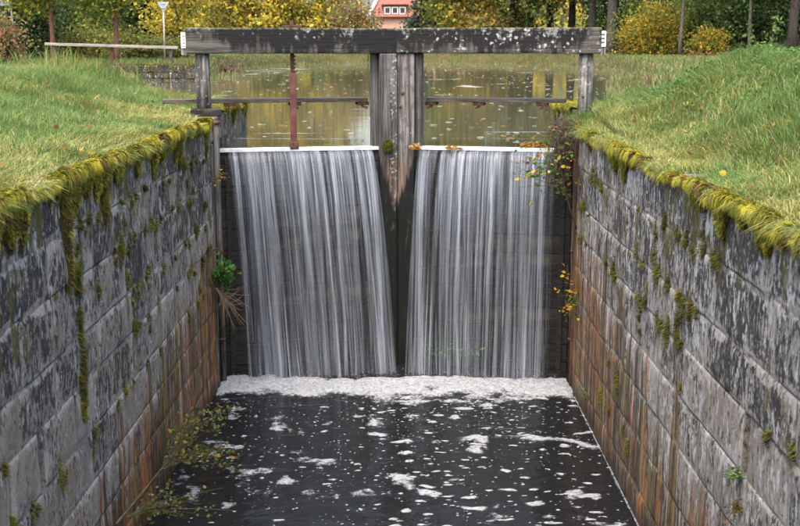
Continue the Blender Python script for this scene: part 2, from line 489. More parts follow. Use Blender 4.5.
M = {}
M['leaf'] = mat_foliage('leaf_tissue', 0.45)
M['grass'] = mat_foliage('grass_blade', 0.3, 0.55)
M['moss'] = mat_foliage('moss_fibre', 0.2, 0.9)
M['wall_l'] = mat_wall('old_sandstone', 0.004, -1, -4.42, 0.205)
M['wall_r'] = mat_wall('old_sandstone_lime', -0.008, 1, -4.12, 0.205, (0.47, 0.45, 0.41), (0.35, 0.335, 0.305), 0.036)
M['mortar'] = mat_wall('lime_mortar', -0.045, 0, -4.5, 0.18, (0.40, 0.375, 0.34), (0.40, 0.375, 0.34))
M['quay'] = mat_wall('quay_stone', 0.02, 0, -60, 0.0)
M['beam_l'] = mat_beam('beam_wood', 0.0, lambda s, x: s.rng(x, -1.25, -0.6, -0.16, 0.02))
M['beam_r'] = mat_beam('beam_wood_lichen', 0.035, lambda s, x: s.rng(x, 0.75, 1.35, 0.0, -0.16))
M['post'] = mat_post('weathered_post', None, 1.35)
M['mitre'] = mat_post('mitre_timber', -0.52, 1.05, 0.66)
M['mitre_dark'] = mat_post('mitre_timber_dark', -0.52, 0.62, 0.54)
M['cheek'] = mat_post('cheek_timber', None, 0.6, 0.7)
M['plank'] = mat_simple('soaked_plank', (0.008, 0.0075, 0.007), (0.026, 0.024, 0.019), 4, 0.6, 0.25, 0.012, 0, (1, 4, 6))
M['plank_brown'] = mat_simple('soaked_plank_brown', (0.012, 0.011, 0.009), (0.075, 0.062, 0.04), 1.6, 0.6, 0.25, 0.012, 0, (1.3, 3, 3), 0.45, 0.7)
M['walk'] = mat_simple('walkway_wood', (0.045, 0.038, 0.03), (0.14, 0.12, 0.095), 5, 0.9, 0.2, 0.006, 0, (0.6, 6, 6))
M['rust'] = mat_simple('rusty_iron', (0.035, 0.022, 0.016), (0.13, 0.055, 0.03), 14, 0.8, 0.3, 0.004)
M['pile'] = mat_simple('stained_steel', (0.035, 0.032, 0.025), (0.125, 0.115, 0.10), 3, 0.8, 0.3, 0.004, 0, (5, 5, 0.5), 0.42, 0.58)
M['pile_rust'] = mat_simple('brown_stained_steel', (0.035, 0.022, 0.014), (0.11, 0.055, 0.03), 3, 0.8, 0.3, 0.004, 0, (5, 5, 0.5), 0.42, 0.58)
M['redsteel'] = mat_simple('red_primer_steel', (0.085, 0.022, 0.018), (0.15, 0.055, 0.045), 7, 0.65, 0.35, 0.002)
M['greysteel'] = mat_simple('galvanised_steel', (0.20, 0.205, 0.21), (0.36, 0.37, 0.38), 6, 0.6, 0.4, 0.002, 0.0, (1, 1, 0.3))
M['crest'] = mat_simple('painted_sky_glint', (0.40, 0.40, 0.385), (0.70, 0.70, 0.68), 6, 0.4, 0.5, 0.003)  # near-white tone paints the sky reflected in the water lip
M['white'] = mat_simple('white_plate', (0.72, 0.73, 0.72), (0.8, 0.8, 0.79), 20, 0.5, 0.4, 0.0005)
M['dark'] = mat_simple('dark_print', (0.05, 0.055, 0.06), (0.09, 0.095, 0.1), 30, 0.6, 0.3, 0.0005)
M['bark'] = mat_simple('grey_bark', (0.055, 0.046, 0.037), (0.15, 0.13, 0.11), 6, 0.95, 0.15, 0.02, 0, (3, 3, 0.6))
M['bark_dark'] = mat_simple('dark_bark', (0.022, 0.019, 0.016), (0.06, 0.05, 0.042), 6, 0.95, 0.15, 0.02, 0, (3, 3, 0.6))
M['bark_pale'] = mat_simple('pale_bark', (0.16, 0.15, 0.13), (0.30, 0.28, 0.25), 4, 0.95, 0.15, 0.02, 0, (3, 3, 0.8))
M['bark_red'] = mat_simple('red_brown_bark', (0.13, 0.06, 0.038), (0.24, 0.12, 0.08), 6, 0.9, 0.2, 0.01, 0, (3, 3, 0.8))
M['twig'] = mat_simple('twig_bark', (0.03, 0.022, 0.016), (0.09, 0.065, 0.045), 30, 0.9, 0.2, 0.001)
M['greenstem'] = mat_simple('green_stem', (0.05, 0.042, 0.02), (0.12, 0.105, 0.05), 14, 0.7, 0.3, 0.001)
M['drystem'] = mat_simple('dry_stem', (0.14, 0.10, 0.06), (0.28, 0.21, 0.13), 30, 0.9, 0.2, 0.001)
M['rail'] = mat_simple('rail_wood', (0.20, 0.18, 0.155), (0.34, 0.31, 0.275), 4, 0.85, 0.2, 0.004, 0, (0.4, 6, 6))
def mat_foam(name, c0, c1, amt):
    s = NT(name)
    p = s.pos()
    cov = s.n('Attribute', attribute_name='cover').outputs['Fac']
    f = s.noise(p, 70, 4, 0.65); g = s.noise(p, 24, 5, 0.65)
    a = s.math('ADD', cov, s.math('MULTIPLY', s.math('SUBTRACT', f, 0.5), 0.5))
    a = s.math('ADD', a, s.math('MULTIPLY', s.math('SUBTRACT', g, 0.5), 0.7))
    s.set(s.b.inputs['Alpha'], s.math('MULTIPLY', s.rng(a, -0.05, 0.65), amt))
    return s.fin(s.mix(s.rng(g, 0.35, 0.6), c0, c1), 0.7, 0.3, s.bump(s.math('ADD', f, s.math('MULTIPLY', g, 2.0)), 0.02, 1.0))
M['foam'] = mat_foam('white_foam', (0.26, 0.28, 0.305), (0.50, 0.515, 0.53), 0.92)
M['pale_film'] = mat_foam('pale_scum', (0.42, 0.41, 0.36), (0.55, 0.53, 0.48), 0.6)
M['ground'] = mat_grass_ground()
M['water_up'] = mat_water('pond_water', (0.075, 0.075, 0.05), 0.04,
                          [(0.8, (0.6, 2.0, 1), 0.0035), (3.0, (0.7, 2.0, 1), 0.0007)])
M['water_low'] = mat_water('tail_water', (0.010, 0.011, 0.012), 0.08,
                           [(1.6, (0.8, 1.7, 1), 0.040), (6.0, (0.7, 1.7, 1), 0.006)])
M['fall'] = mat_fall('falling_water')
M['roof'] = mat_simple('red_roof_tile', (0.22, 0.085, 0.065), (0.31, 0.13, 0.10), 5, 0.85, 0.2, 0.02)
M['salmon'] = mat_simple('salmon_render', (0.62, 0.36, 0.25), (0.70, 0.43, 0.31), 3, 0.9, 0.15, 0.004)
M['glass'] = mat_simple('window_glass', (0.03, 0.035, 0.04), (0.05, 0.055, 0.06), 3, 0.08, 0.6, 0.0)
M['signgrey'] = mat_simple('sign_back_grey', (0.27, 0.29, 0.32), (0.33, 0.35, 0.38), 5, 0.5, 0.4, 0.0005)

# ------------------------------------------------------------------ the lay of the land
XL, XR = -2.42, 2.28          # faces of the chamber walls
ZL, ZR = 0.0, -0.13           # their tops
YEND = 14.1                   # where they stop at the gate recess
ZLOW, ZUP = -3.55, -0.43      # lower and upper water
BASIN = np.array([(-2.6, 14.9), (-2.6, 18.2), (-4.2, 19.4), (-7, 22.0), (-10.5, 27.5), (-12.3, 36), (-12.2, 44.9), (-8.2, 45.0),
                  (-7.6, 50), (-9, 62), (-8.5, 80), (-5, 94), (2, 98), (9, 93), (13.5, 78), (11.5, 58), (7.8, 40), (5, 25), (3.4, 19), (2.5, 17.6), (2.5, 14.9)])
def basin_sd(x, y):
    x = np.asarray(x, float); y = np.asarray(y, float)
    d = np.full(x.shape, 1e9); ins = np.zeros(x.shape, bool)
    n = len(BASIN)
    for i in range(n):
        ax, ay = BASIN[i]; bx, by = BASIN[(i + 1) % n]
        t = np.clip(((x - ax) * (bx - ax) + (y - ay) * (by - ay)) / ((bx - ax)**2 + (by - ay)**2), 0, 1)
        d = np.minimum(d, np.hypot(x - ax - t * (bx - ax), y - ay - t * (by - ay)))
        c = ((ay > y) != (by > y)) & (x < (bx - ax) * (y - ay) / (by - ay + 1e-12) + ax)
        ins ^= c
    return np.where(ins, -d, d)
def ground_z(x, y):
    x = np.asarray(x, float); y = np.asarray(y, float)
    left = 0.0 + 0.40 * sstep(2.9, 6.4, -x)
    xr_ = x - 0.24 * np.maximum(0, y - 13.5)
    right = ZR + 0.70 * sstep(2.6, 4.4, xr_) * (1 - 0.4 * sstep(16, 20, y)) + 0.1 * sstep(11, 14, y) * sstep(2.3, 2.7, x)
    near = np.where(x < 0, left, right)
    far = 0.22 + 0.1 * sstep(8, 60, np.abs(x))
    b = near + (far - near) * sstep(17, 34, y)
    b = b + (fbm(x * 0.6, y * 0.6, 0, 3) - 0.5) * 0.14 * sstep(2.5, 3.6, np.abs(x))
    sdv = basin_sd(x, y)
    soft = sstep(18.5, 24, y)
    k = np.where(soft > 0.5, sstep(-0.35, 1.3, sdv), sstep(0.12, 0.34, sdv))
    z = -1.6 + (b + 1.6) * k
    ch = (x > XL - 0.3) & (x < XR + 0.3) & (y < 15.95)
    return np.where(ch, -4.6, z)
def lines(spec):
    out = []
    for a, b, st in spec: out += list(np.arange(a, b, st))
    return np.array(out)
gx = lines([(2.7, 14, 0.25), (14, 30, 0.8), (30, 100, 6), (100, 600, 50)])
gx = np.concatenate([-gx[::-1], [XL - 0.301, XL - 0.29, -1.5, 0, 1.3, XR + 0.29, XR + 0.301], gx])
gy = np.concatenate([[-300, -120, -60], np.arange(-40, 0, 5), lines([(0, 15.9, 0.3), (15.94, 15.97, 0.02), (16, 27, 0.25), (27, 60, 0.6), (60, 110, 1.2), (110, 200, 8), (200, 900, 70)])])
GX, GY = np.meshgrid(gx, gy)
GZ = ground_z(GX, GY)
nx, ny = len(gx), len(gy)
V = np.stack([GX, GY, GZ], -1).reshape(-1, 3)
ii = (np.arange(ny - 1)[:, None] * nx + np.arange(nx - 1)[None]).ravel()
F = np.stack([ii, ii + 1, ii + nx + 1, ii + nx], 1).ravel()
tag(link('ground', mesh_np('ground', V, F, np.full(len(ii), 4), smooth=True), M['ground']), 'grassy earth banks around the lock and basin', kind='structure')

HL = Vector((-2.62, 14.85, 0)); HR = Vector((2.50, 14.85, 0)); MI = Vector((-0.045, 15.35, 0))
def poly_obj(name, pts, z, m):
    bm = bmesh.new(); bm.faces.new([bm.verts.new((p[0], p[1], z)) for p in pts])
    return from_bm(name, bm, m)
o = poly_obj('upper_water', [(-40, 15.0), (-2.62, 15.0), (-0.045, 15.42), (2.5, 15.0), (40, 15.0), (40, 110), (-40, 110)], ZUP, M['water_up'])
tag(o, 'still basin water above the lock gate mirroring autumn trees', kind='structure')
o = poly_obj('lower_water', [(-2.62, -45), (2.5, -45), (2.5, 15.3), (-2.62, 15.3)], ZLOW, M['water_low'])
tag(o, 'black rippled water at the bottom of the lock chamber', kind='structure')

# ------------------------------------------------------------------ masonry
def stone_obj(parent, m, axis_x, sgn, y0, y1, z0, z1, depth=0.42, rnd=0.012, rough=0.010, nm='stone', round_top=0.0, zone=0.05):
    """one block of a wall whose face looks along sgn*x"""
    gap = 0.003
    y0 += gap; y1 -= gap; z0 += gap; z1 -= gap
    na, nb = max(5, int((y1 - y0) / 0.055)), max(5, int((z1 - z0) / 0.045))
    ta = np.concatenate([[0, 0.02 / (y1 - y0)], np.linspace(0, 1, na)[1:-1], [1 - 0.02 / (y1 - y0), 1]])
    tb = np.concatenate([[0, 0.02 / (z1 - z0)], np.linspace(0, 1, nb)[1:-1], [1 - 0.02 / (z1 - z0), 1]])
    A, B = np.meshgrid(ta, tb)
    yy = y0 + A * (y1 - y0); zz = z0 + B * (z1 - z0)
    sd_ = random.random() * 99
    d = (fbm(yy * 5, zz * 5, sd_, 4) - 0.5) * 2 * rough + random.uniform(-0.006, 0.006)
    ed = np.minimum(np.minimum(A, 1 - A) * (y1 - y0), np.minimum(B, 1 - B) * (z1 - z0))
    chip = 2.2 * np.clip(fbm(yy * 4, zz * 4, sd_ + 5, 4) - 0.18, 0, 1)
    d -= rnd * chip * (1 - sstep(0, zone, ed))
    if round_top: d -= round_top * sstep(0.55, 1.0, B) ** 2
    xx = axis_x + sgn * d
    na, nb = len(ta), len(tb)
    V = np.stack([xx, yy, zz], -1).reshape(-1, 3)
    idx = np.arange(na * nb).reshape(nb, na)
    q = np.stack([idx[:-1, :-1], idx[:-1, 1:], idx[1:, 1:], idx[1:, :-1]], -1).reshape(-1, 4)
    border = np.concatenate([idx[0, :], idx[1:, -1], idx[-1, -2::-1], idx[-2:0:-1, 0]])
    bv = V[border].copy(); bv[:, 0] = axis_x - sgn * depth
    nbv = len(border); k = np.arange(nbv); k2 = (k + 1) % nbv
    side = np.stack([border[k2], border[k], len(V) + k, len(V) + k2], 1)
    Fq = np.concatenate([q, side])
    if sgn < 0: Fq = Fq[:, ::-1]
    V = np.concatenate([V, bv])
    c = np.array([axis_x, (y0 + y1) / 2, (z0 + z1) / 2])
    me = mesh_np(nm, V - c, Fq.ravel(), np.full(len(Fq), 4))
    sm = np.concatenate([(1 - sstep(0.0, 0.13, ed)).ravel(), np.ones(nbv)])
    at = me.attributes.new('smear', 'FLOAT', 'POINT'); at.data.foreach_set('value', sm.astype(np.float32))
    return link(nm, me, m, parent, Vector(c) - (parent.matrix_world.translation if parent else Vector()) - (parent.location if parent else Vector()) if parent else Vector(c))

def masonry(parent, m, xf, sgn, ya, yb, ztop, zbot, courses, lens, slots=(), cap=True, rec=0.008, mort='mortar'):
    """courses of single stones in front of a mortar bed; returns the joint points for moss"""
    joints = []
    zs = [ztop]
    while zs[-1] > zbot + 0.2: zs.append(zs[-1] - random.uniform(*courses))
    bedbm = bmesh.new()
    for k in range(len(zs) - 1):
        z1, z0 = zs[k], zs[k + 1]
        y = ya - random.uniform(0, 0.6)
        sl = [q for q in slots if z0 < q[1] < z1]
        while y < yb - 0.02:
            L = random.uniform(*lens) * (1.25 if k == 0 and cap else 1.0)
            y1 = y + L
            if yb - y1 < 0.3: y1 = yb
            for q in sl:
                if y < q[0] < y1: y1 = q[0] if q[0] - y > 0.15 else y1
            a = max(y, ya)
            if y1 - a > 0.08:
                stone_obj(parent, m, xf, sgn, a, y1, z0, z1, round_top=0.03 if k == 0 and cap else 0.0)
                joints.append((y1, z0, z1))
            y = y1
            for q in sl:
                if abs(y - q[0]) < 1e-6: y += q[2]
        # mortar strip of this course, left open at slots
        cuts = [ya] + [c for q in sl for c in (q[0], q[0] + q[2])] + [yb]
        for a, b in zip(cuts[::2], cuts[1::2]):
            box_bm(0.3, b - a, z1 - z0 - 0.0005, bm=bedbm, M=Matrix.Translation((xf - sgn * (0.150 + rec), (a + b) / 2, (z0 + z1) / 2)) if True else None)
    bo = from_bm('mortar', bedbm, M[mort])
    bo.parent = parent; bo.location = -parent.location
    return zs, joints

wl = empty('lock_wall', (XL - 0.2, 7.5, ZLOW - 0.4), 'left chamber wall of blackened sandstone blocks with hanging moss', 'wall')
wr = empty('lock_wall', (XR + 0.2, 7.5, ZLOW - 0.4), 'right chamber wall of pale grey streaked sandstone blocks, rusty near the falls', 'wall')
slotR = at_x(747, 455, XR); slotL = at_x(40, 462, XL)
zsL, jL = masonry(wl, M['wall_l'], XL, 1, 1.0, YEND, ZL, ZLOW - 0.35, (0.36, 0.50), (0.65, 1.25), slots=[(slotL.y, slotL.z, 0.11)])
zsR, jR = masonry(wr, M['wall_r'], XR, -1, 1.0, YEND, ZR, ZLOW - 0.35, (0.36, 0.50), (0.65, 1.25), slots=[(slotR.y, slotR.z, 0.13)], rec=0.0105)
# gate recess behind the end of each wall, and its back face
random.seed(21)
masonry(wl, M['wall_l'], XL - 0.42, 1, YEND - 0.05, 15.5, ZL - 0.01, ZLOW - 0.3, (0.4, 0.5), (0.6, 0.9), cap=False)
masonry(wr, M['wall_r'], XR + 0.42, -1, YEND - 0.05, 15.5, ZR + 0.10, ZLOW - 0.3, (0.4, 0.5), (0.6, 0.9), cap=False)
# steel corner guards
def loc_part(o, parent):
    o.parent = parent; o.location = Vector(o.location) - parent.location; return o
for (par, x, m_, w) in ((wl, XL - 0.03, M['pile'], 0.07), (wr, XR + 0.03, M['pile_rust'], 0.08)):
    b = box_bm(0.09, w, 3.3, 0.012, (0, 0, 8), 0.004, 3)
    loc_part(from_bm('corner_guard', b, m_, None, (x, YEND + w / 2 + 0.003, -1.95), True), par)
for (par, x, zt, m_) in ((wl, XL - 0.225, ZL + 0.012, M['wall_l']), (wr, XR + 0.225, ZR + 0.01, M['wall_r'])):
    b = box_bm(0.45, 1.42, 0.30, 0.02, (3, 8, 2), 0.012, x)
    loc_part(from_bm('cover_slab', b, m_, None, (x, YEND + 0.73, zt - 0.15)), par)
# upstream wing walls
random.seed(33)
ul = empty('wing_wall', (-2.85, 16.7, -1.2), 'low mossy stone wing wall just upstream of the left gate post', 'wall')
ur = empty('wing_wall', (2.75, 16.5, -1.2), 'low mossy stone wing wall upstream of the right gate post', 'wall')
masonry(ul, M['wall_l'], -2.50, 1, 15.55, 18.1, 0.05, -1.4, (0.45, 0.55), (0.7, 1.0))
masonry(ur, M['wall_r'], 2.42, -1, 15.55, 17.5, 0.05, -1.4, (0.45, 0.55), (0.7, 1.0))

# ------------------------------------------------------------------ moss on the walls
MOSS = [(0.36, 0.315, 0.03), (0.24, 0.225, 0.025), (0.14, 0.145, 0.016), (0.20, 0.14, 0.02)]
def lobes(y, size, seed):
    """rounded lobes side by side along the edge: position inside a lobe (-1..1) and a number per lobe"""
    q = np.asarray(y) / size + 1.1 * fbm(np.asarray(y) * 0.9 / size * 0.5, seed, 0, 2)
    k = np.floor(q)
    return (q - k) * 2 - 1, _h(k, k * 0 + int(seed * 13), k * 0 + 3)
def moss_fringe(parent, xf, sgn, ztop, ya, yb, hang, n, seed, back=0.11, cover=0.5):
    def shape(y):
        t1, r1 = lobes(y, 0.24, seed); t2, r2 = lobes(y, 0.09, seed + 5)
        dome = np.sqrt(np.clip(1 - t1 ** 2, 0, 1)); dome2 = np.sqrt(np.clip(1 - t2 ** 2, 0, 1))
        on = sstep(0.40, 0.54, fbm(np.asarray(y) * 0.9, seed + 2, 0, 3) + (cover - 0.5)) * (1 - 0.75 * sstep(0.60, 0.70, fbm(np.asarray(y) * 3.1, seed + 8, 0, 3)))
        bul = (0.006 + 0.046 * dome * (0.2 + 0.8 * r1) + 0.016 * dome2) * (0.05 + 0.95 * on)
        L = hang(y) * (0.12 + 0.9 * dome * (0.1 + 1.3 * r1 ** 2)) * (0.4 + 0.6 * dome2 * (0.4 + 0.9 * r2)) * on + 0.012
        return bul, L, on, r1
    def lumps(y, d):
        return 0.030 * (fbm(y * 11, d * 9 + seed, seed, 3) - 0.5) + 0.022 * np.clip(fbm(y * 24, d * 20, seed + 4, 2) - 0.45, 0, 1) * 2
    ys = np.linspace(ya, yb, int((yb - ya) / 0.010))
    bul, L, on, r1 = shape(ys)
    NH = 12
    rows = [('t', -back), ('t', -back * 0.6), ('t', -back * 0.3), ('t', -0.012)] + [('a', q) for q in (0.3, 0.65, 1.0, 1.35)] + [('h', h) for h in np.linspace(0.04, 1, NH)]
    P = np.zeros((len(ys), len(rows), 3)); Cc = np.zeros_like(P)
    for j, (kd, q) in enumerate(rows):
        h = q if kd == 'h' else 0.0
        lm = lumps(ys, h * L + (q if kd == 't' else 0)) * (j > 0) * (1 if h < 0.95 else 0.2) * on
        if kd == 't':
            dx, dz = q + 0 * ys, (0.0, 0.4, 0.7, 0.9)[j] * bul + lm - (0.03 if j == 0 else 0)
        elif kd == 'a':
            dx, dz = (0.85 * bul + lm) * math.sin(q), (0.9 * bul + lm) * math.cos(q)
        else:
            dx, dz = 0.85 * bul * (1 - h) ** 0.7 + lm - (0.03 if h > 0.95 else 0), -L * h
        P[:, j, 0] = xf + sgn * dx; P[:, j, 1] = ys; P[:, j, 2] = ztop + dz - 0.06 * (1 - on) * (kd != 'h')
        Cc[:, j] = np.array((0.15, 0.14, 0.016)) * (1 - h) + np.array((0.06, 0.047, 0.013)) * h
    idx = np.arange(P.shape[0] * P.shape[1]).reshape(P.shape[:2])
    q = np.stack([idx[:-1, :-1], idx[:-1, 1:], idx[1:, 1:], idx[1:, :-1]], -1).reshape(-1)
    parts = [(P.reshape(-1, 3), q, np.full(len(q) // 4, 4), Cc.reshape(-1, 3))]
    y = rng.uniform(ya, yb, n)
    bul, Ly, on, r1 = shape(y)
    t = rng.uniform(0, 1, n)
    on_top = t < 0.24; arc = (t >= 0.24) & (t < 0.52); hng = t >= 0.52
    f = np.where(on_top, t / 0.24, np.where(arc, (t - 0.24) / 0.28, (t - 0.52) / 0.48))
    down = np.where(hng, f * Ly, 0.0)
    keep = rng.uniform(0, 1, n) < (0.08 + 0.92 * on)
    a = -back * (1 - f)
    lm = lumps(y, down + np.where(on_top, a, 0)) * on
    th = f * 1.5
    dx = np.where(on_top, a, np.where(arc, (0.85 * bul + lm) * np.sin(th), 0.85 * bul * (1 - f) ** 0.7 + lm))
    dz = np.where(on_top, (0.2 + 0.7 * f) * bul + lm, np.where(arc, (0.9 * bul + lm) * np.cos(th), -down)) - 0.06 * (1 - on) * ~hng
    root = np.stack([xf + sgn * dx, y, ztop + dz], 1)
    ln = np.where(hng, rng.uniform(0.014, 0.040, n), rng.uniform(0.03, 0.075, n)) * (0.7 + 0.6 * r1)
    dr = np.stack([sgn * np.where(on_top, rng.uniform(0.3, 1.0, n), np.where(arc, np.cos(th) + 0.25, rng.uniform(0.1, 0.8, n))),
                   rng.normal(0, 0.30, n) + np.where(hng, rng.normal(0, 0.3, n), 0),
                   np.where(on_top, rng.uniform(0, 0.35, n), np.where(arc, -np.sin(th) * 0.9 - 0.05, -rng.uniform(0.1, 1.0, n)))], 1)
    dr /= np.linalg.norm(dr, axis=1, keepdims=True)
    tip = root + dr * ln[:, None] - np.stack([np.zeros(n), np.zeros(n), ln * 0.35 * arc], 1)
    mid = root * 0.5 + tip * 0.5 + np.stack([sgn * ln * 0.15, np.zeros(n), ln * 0.2], 1)
    w = rng.uniform(0.0015, 0.0035, n)[:, None] * np.array([[0, 1, 0]]) + rng.normal(0, 0.001, (n, 3))
    V = np.stack([root - w, root + w, mid + w, mid - w, tip], 1)[keep].reshape(-1, 3)
    k = keep.sum(); b = (np.arange(k) * 5)[:, None]
    F = np.concatenate([b + np.array([0, 1, 2, 3]), b + np.array([3, 2, 4])], 1).ravel()
    hue = fbm(y * 5, down * 7, seed, 4) + 0.2 * (r1 - 0.5)
    cA = np.array((0.36, 0.325, 0.03))[None] * rng.uniform(0.65, 1.3, (n, 1))
    cB = np.array((0.17, 0.17, 0.018))[None] * rng.uniform(0.6, 1.3, (n, 1))
    cC = np.array((0.13, 0.085, 0.022))[None] * rng.uniform(0.4, 1.4, (n, 1))
    ff = np.clip((hue - 0.42) * 6 + np.clip(down, 0, 1) * 1.2, 0, 1)[:, None]
    dead = fbm(y * 9, down * 10 + 3, seed + 9, 3)
    g = (dead + 0.25 * np.clip(down * 2, 0, 1) + rng.normal(0, 0.05, n) > 0.66)[:, None]
    C = np.where(g, cC, cA * (1 - ff) + cB * ff)
    parts.append((V, F, np.tile([4, 3], k), np.repeat(C[keep][:, None], 5, 1).reshape(-1, 3)))
    Vv, Ff, S, Cv = join_np(parts)
    o = link('moss', mesh_np('moss', Vv - np.array(parent.location), Ff, S, Cv), M['moss'], parent)
    tag(o, kind='stuff')
    return o
def moss_tufts(parent, xf, sgn, pts, seed):
    """cushions on the face: pts = (y, z, r)"""
    parts = []
    for (y, z, r) in pts:
        n = int(60 + 2600 * r * r * 10)
        k = rng.integers(1, 5); off = rng.normal(0, 0.7, (k, 2)) * r; pick = rng.integers(0, k, n)
        sa, sb = rng.uniform(0.25, 0.6), rng.uniform(0.3, 0.8)
        a = rng.normal(0, sa, n) * r + off[pick, 0]; b = rng.normal(0, sb, n) * r + off[pick, 1]
        dep = np.clip(1 - (a / r) ** 2 - (b / r) ** 2, 0, 1) * r * 0.35
        P = np.stack([xf + sgn * (dep * rng.uniform(0.2, 1, n) - 0.006), y + a, z + b], 1)
        ln = rng.uniform(0.012, 0.03, n)
        lean = np.stack([sgn * rng.uniform(0.4, 1.0, n), rng.normal(0, 0.5, n), -rng.uniform(0, 0.9, n)], 1)
        c = palette(n, [(0.16, 0.15, 0.015), (0.08, 0.08, 0.012), (0.07, 0.05, 0.015)], (1, 2, 1.4) if random.random() < 0.65 else (3, 1, .3), 0.35)
        up = np.tile(np.array([sgn * 1.0, 0, -0.2]), (n, 1))
        parts.append(blades_np(P, ln, lean, 0.0035, c, up=up))
    Vv, Ff, S, Cv = join_np(parts)
    tag(link('moss_cushions', mesh_np('moss_cushions', Vv - np.array(parent.location), Ff, S, Cv), M['moss'], parent), kind='stuff')

def hangL(y):
    near = sstep(9.0, 7.6, y)
    return 0.36 + 0.45 * near + 0.16 * sstep(11, 13.5, y)
def hangR(y):
    return 0.26 + 0.0 * y
moss_fringe(wl, XL, 1, ZL, 4.5, 14.0, hangL, 150000, 1, cover=0.62)
moss_fringe(wr, XR, -1, ZR, 4.5, 14.0, hangR, 130000, 2, cover=0.66)
moss_fringe(ul, -2.50, 1, 0.05, 15.6, 18.0, lambda y: 0.5 + 0 * y, 9000, 3, 0.4, 0.8)
moss_fringe(ur, 2.42, -1, 0.05, 15.6, 17.4, lambda y: 0.3 + 0 * y, 6000, 4, 0.4, 0.8)
random.seed(5)
def joint_pts(joints, zs, ya, yb, n, zhi, zlo, r0, r1):
    out = []
    for _ in range(n * 6):
        if len(out) >= n: break
        if random.random() < 0.6:
            z = random.choice(zs); y = random.uniform(ya, yb); z += random.gauss(0, 0.02)
        else:
            j = random.choice(joints); y = j[0] + random.gauss(0, 0.02); z = random.uniform(j[1], j[2])
        if not (zlo < z < zhi and ya < y < yb): continue
        if vnoise(y * 1.1, z * 1.4 + 3.0) < 0.45: continue
        out.append((y, z, random.uniform(r0, r1) * (0.6 + 0.8 * random.random() ** 2)))
    return out
ptsL = joint_pts(jL, zsL, 6, 14, 60, -0.3, -2.2, 0.03, 0.075)
yj = at_x(80, 330, XL).y
ptsL += [(yj + random.gauss(0, 0.025), random.uniform(-1.9, -0.5), random.uniform(0.03, 0.06)) for _ in range(26)]
ptsL += [(random.uniform(10.5, 14), z + random.gauss(0, 0.04), random.uniform(0.025, 0.06)) for z in zsL[1:6] for _ in range(8)]
moss_tufts(wl, XL, 1, ptsL, 1)
ptsR = joint_pts(jR, zsR, 5.2, 14, 120, -0.35, -1.75, 0.03, 0.075)
for (u, v, r) in ((618, 386, 0.085), (610, 366, 0.05), (601, 396, 0.05), (609, 409, 0.035), (627, 430, 0.05), (627, 445, 0.05)):
    p = at_x(u, v, XR); ptsR.append((p.y, p.z, r))
moss_tufts(wr, XR, -1, ptsR, 2)

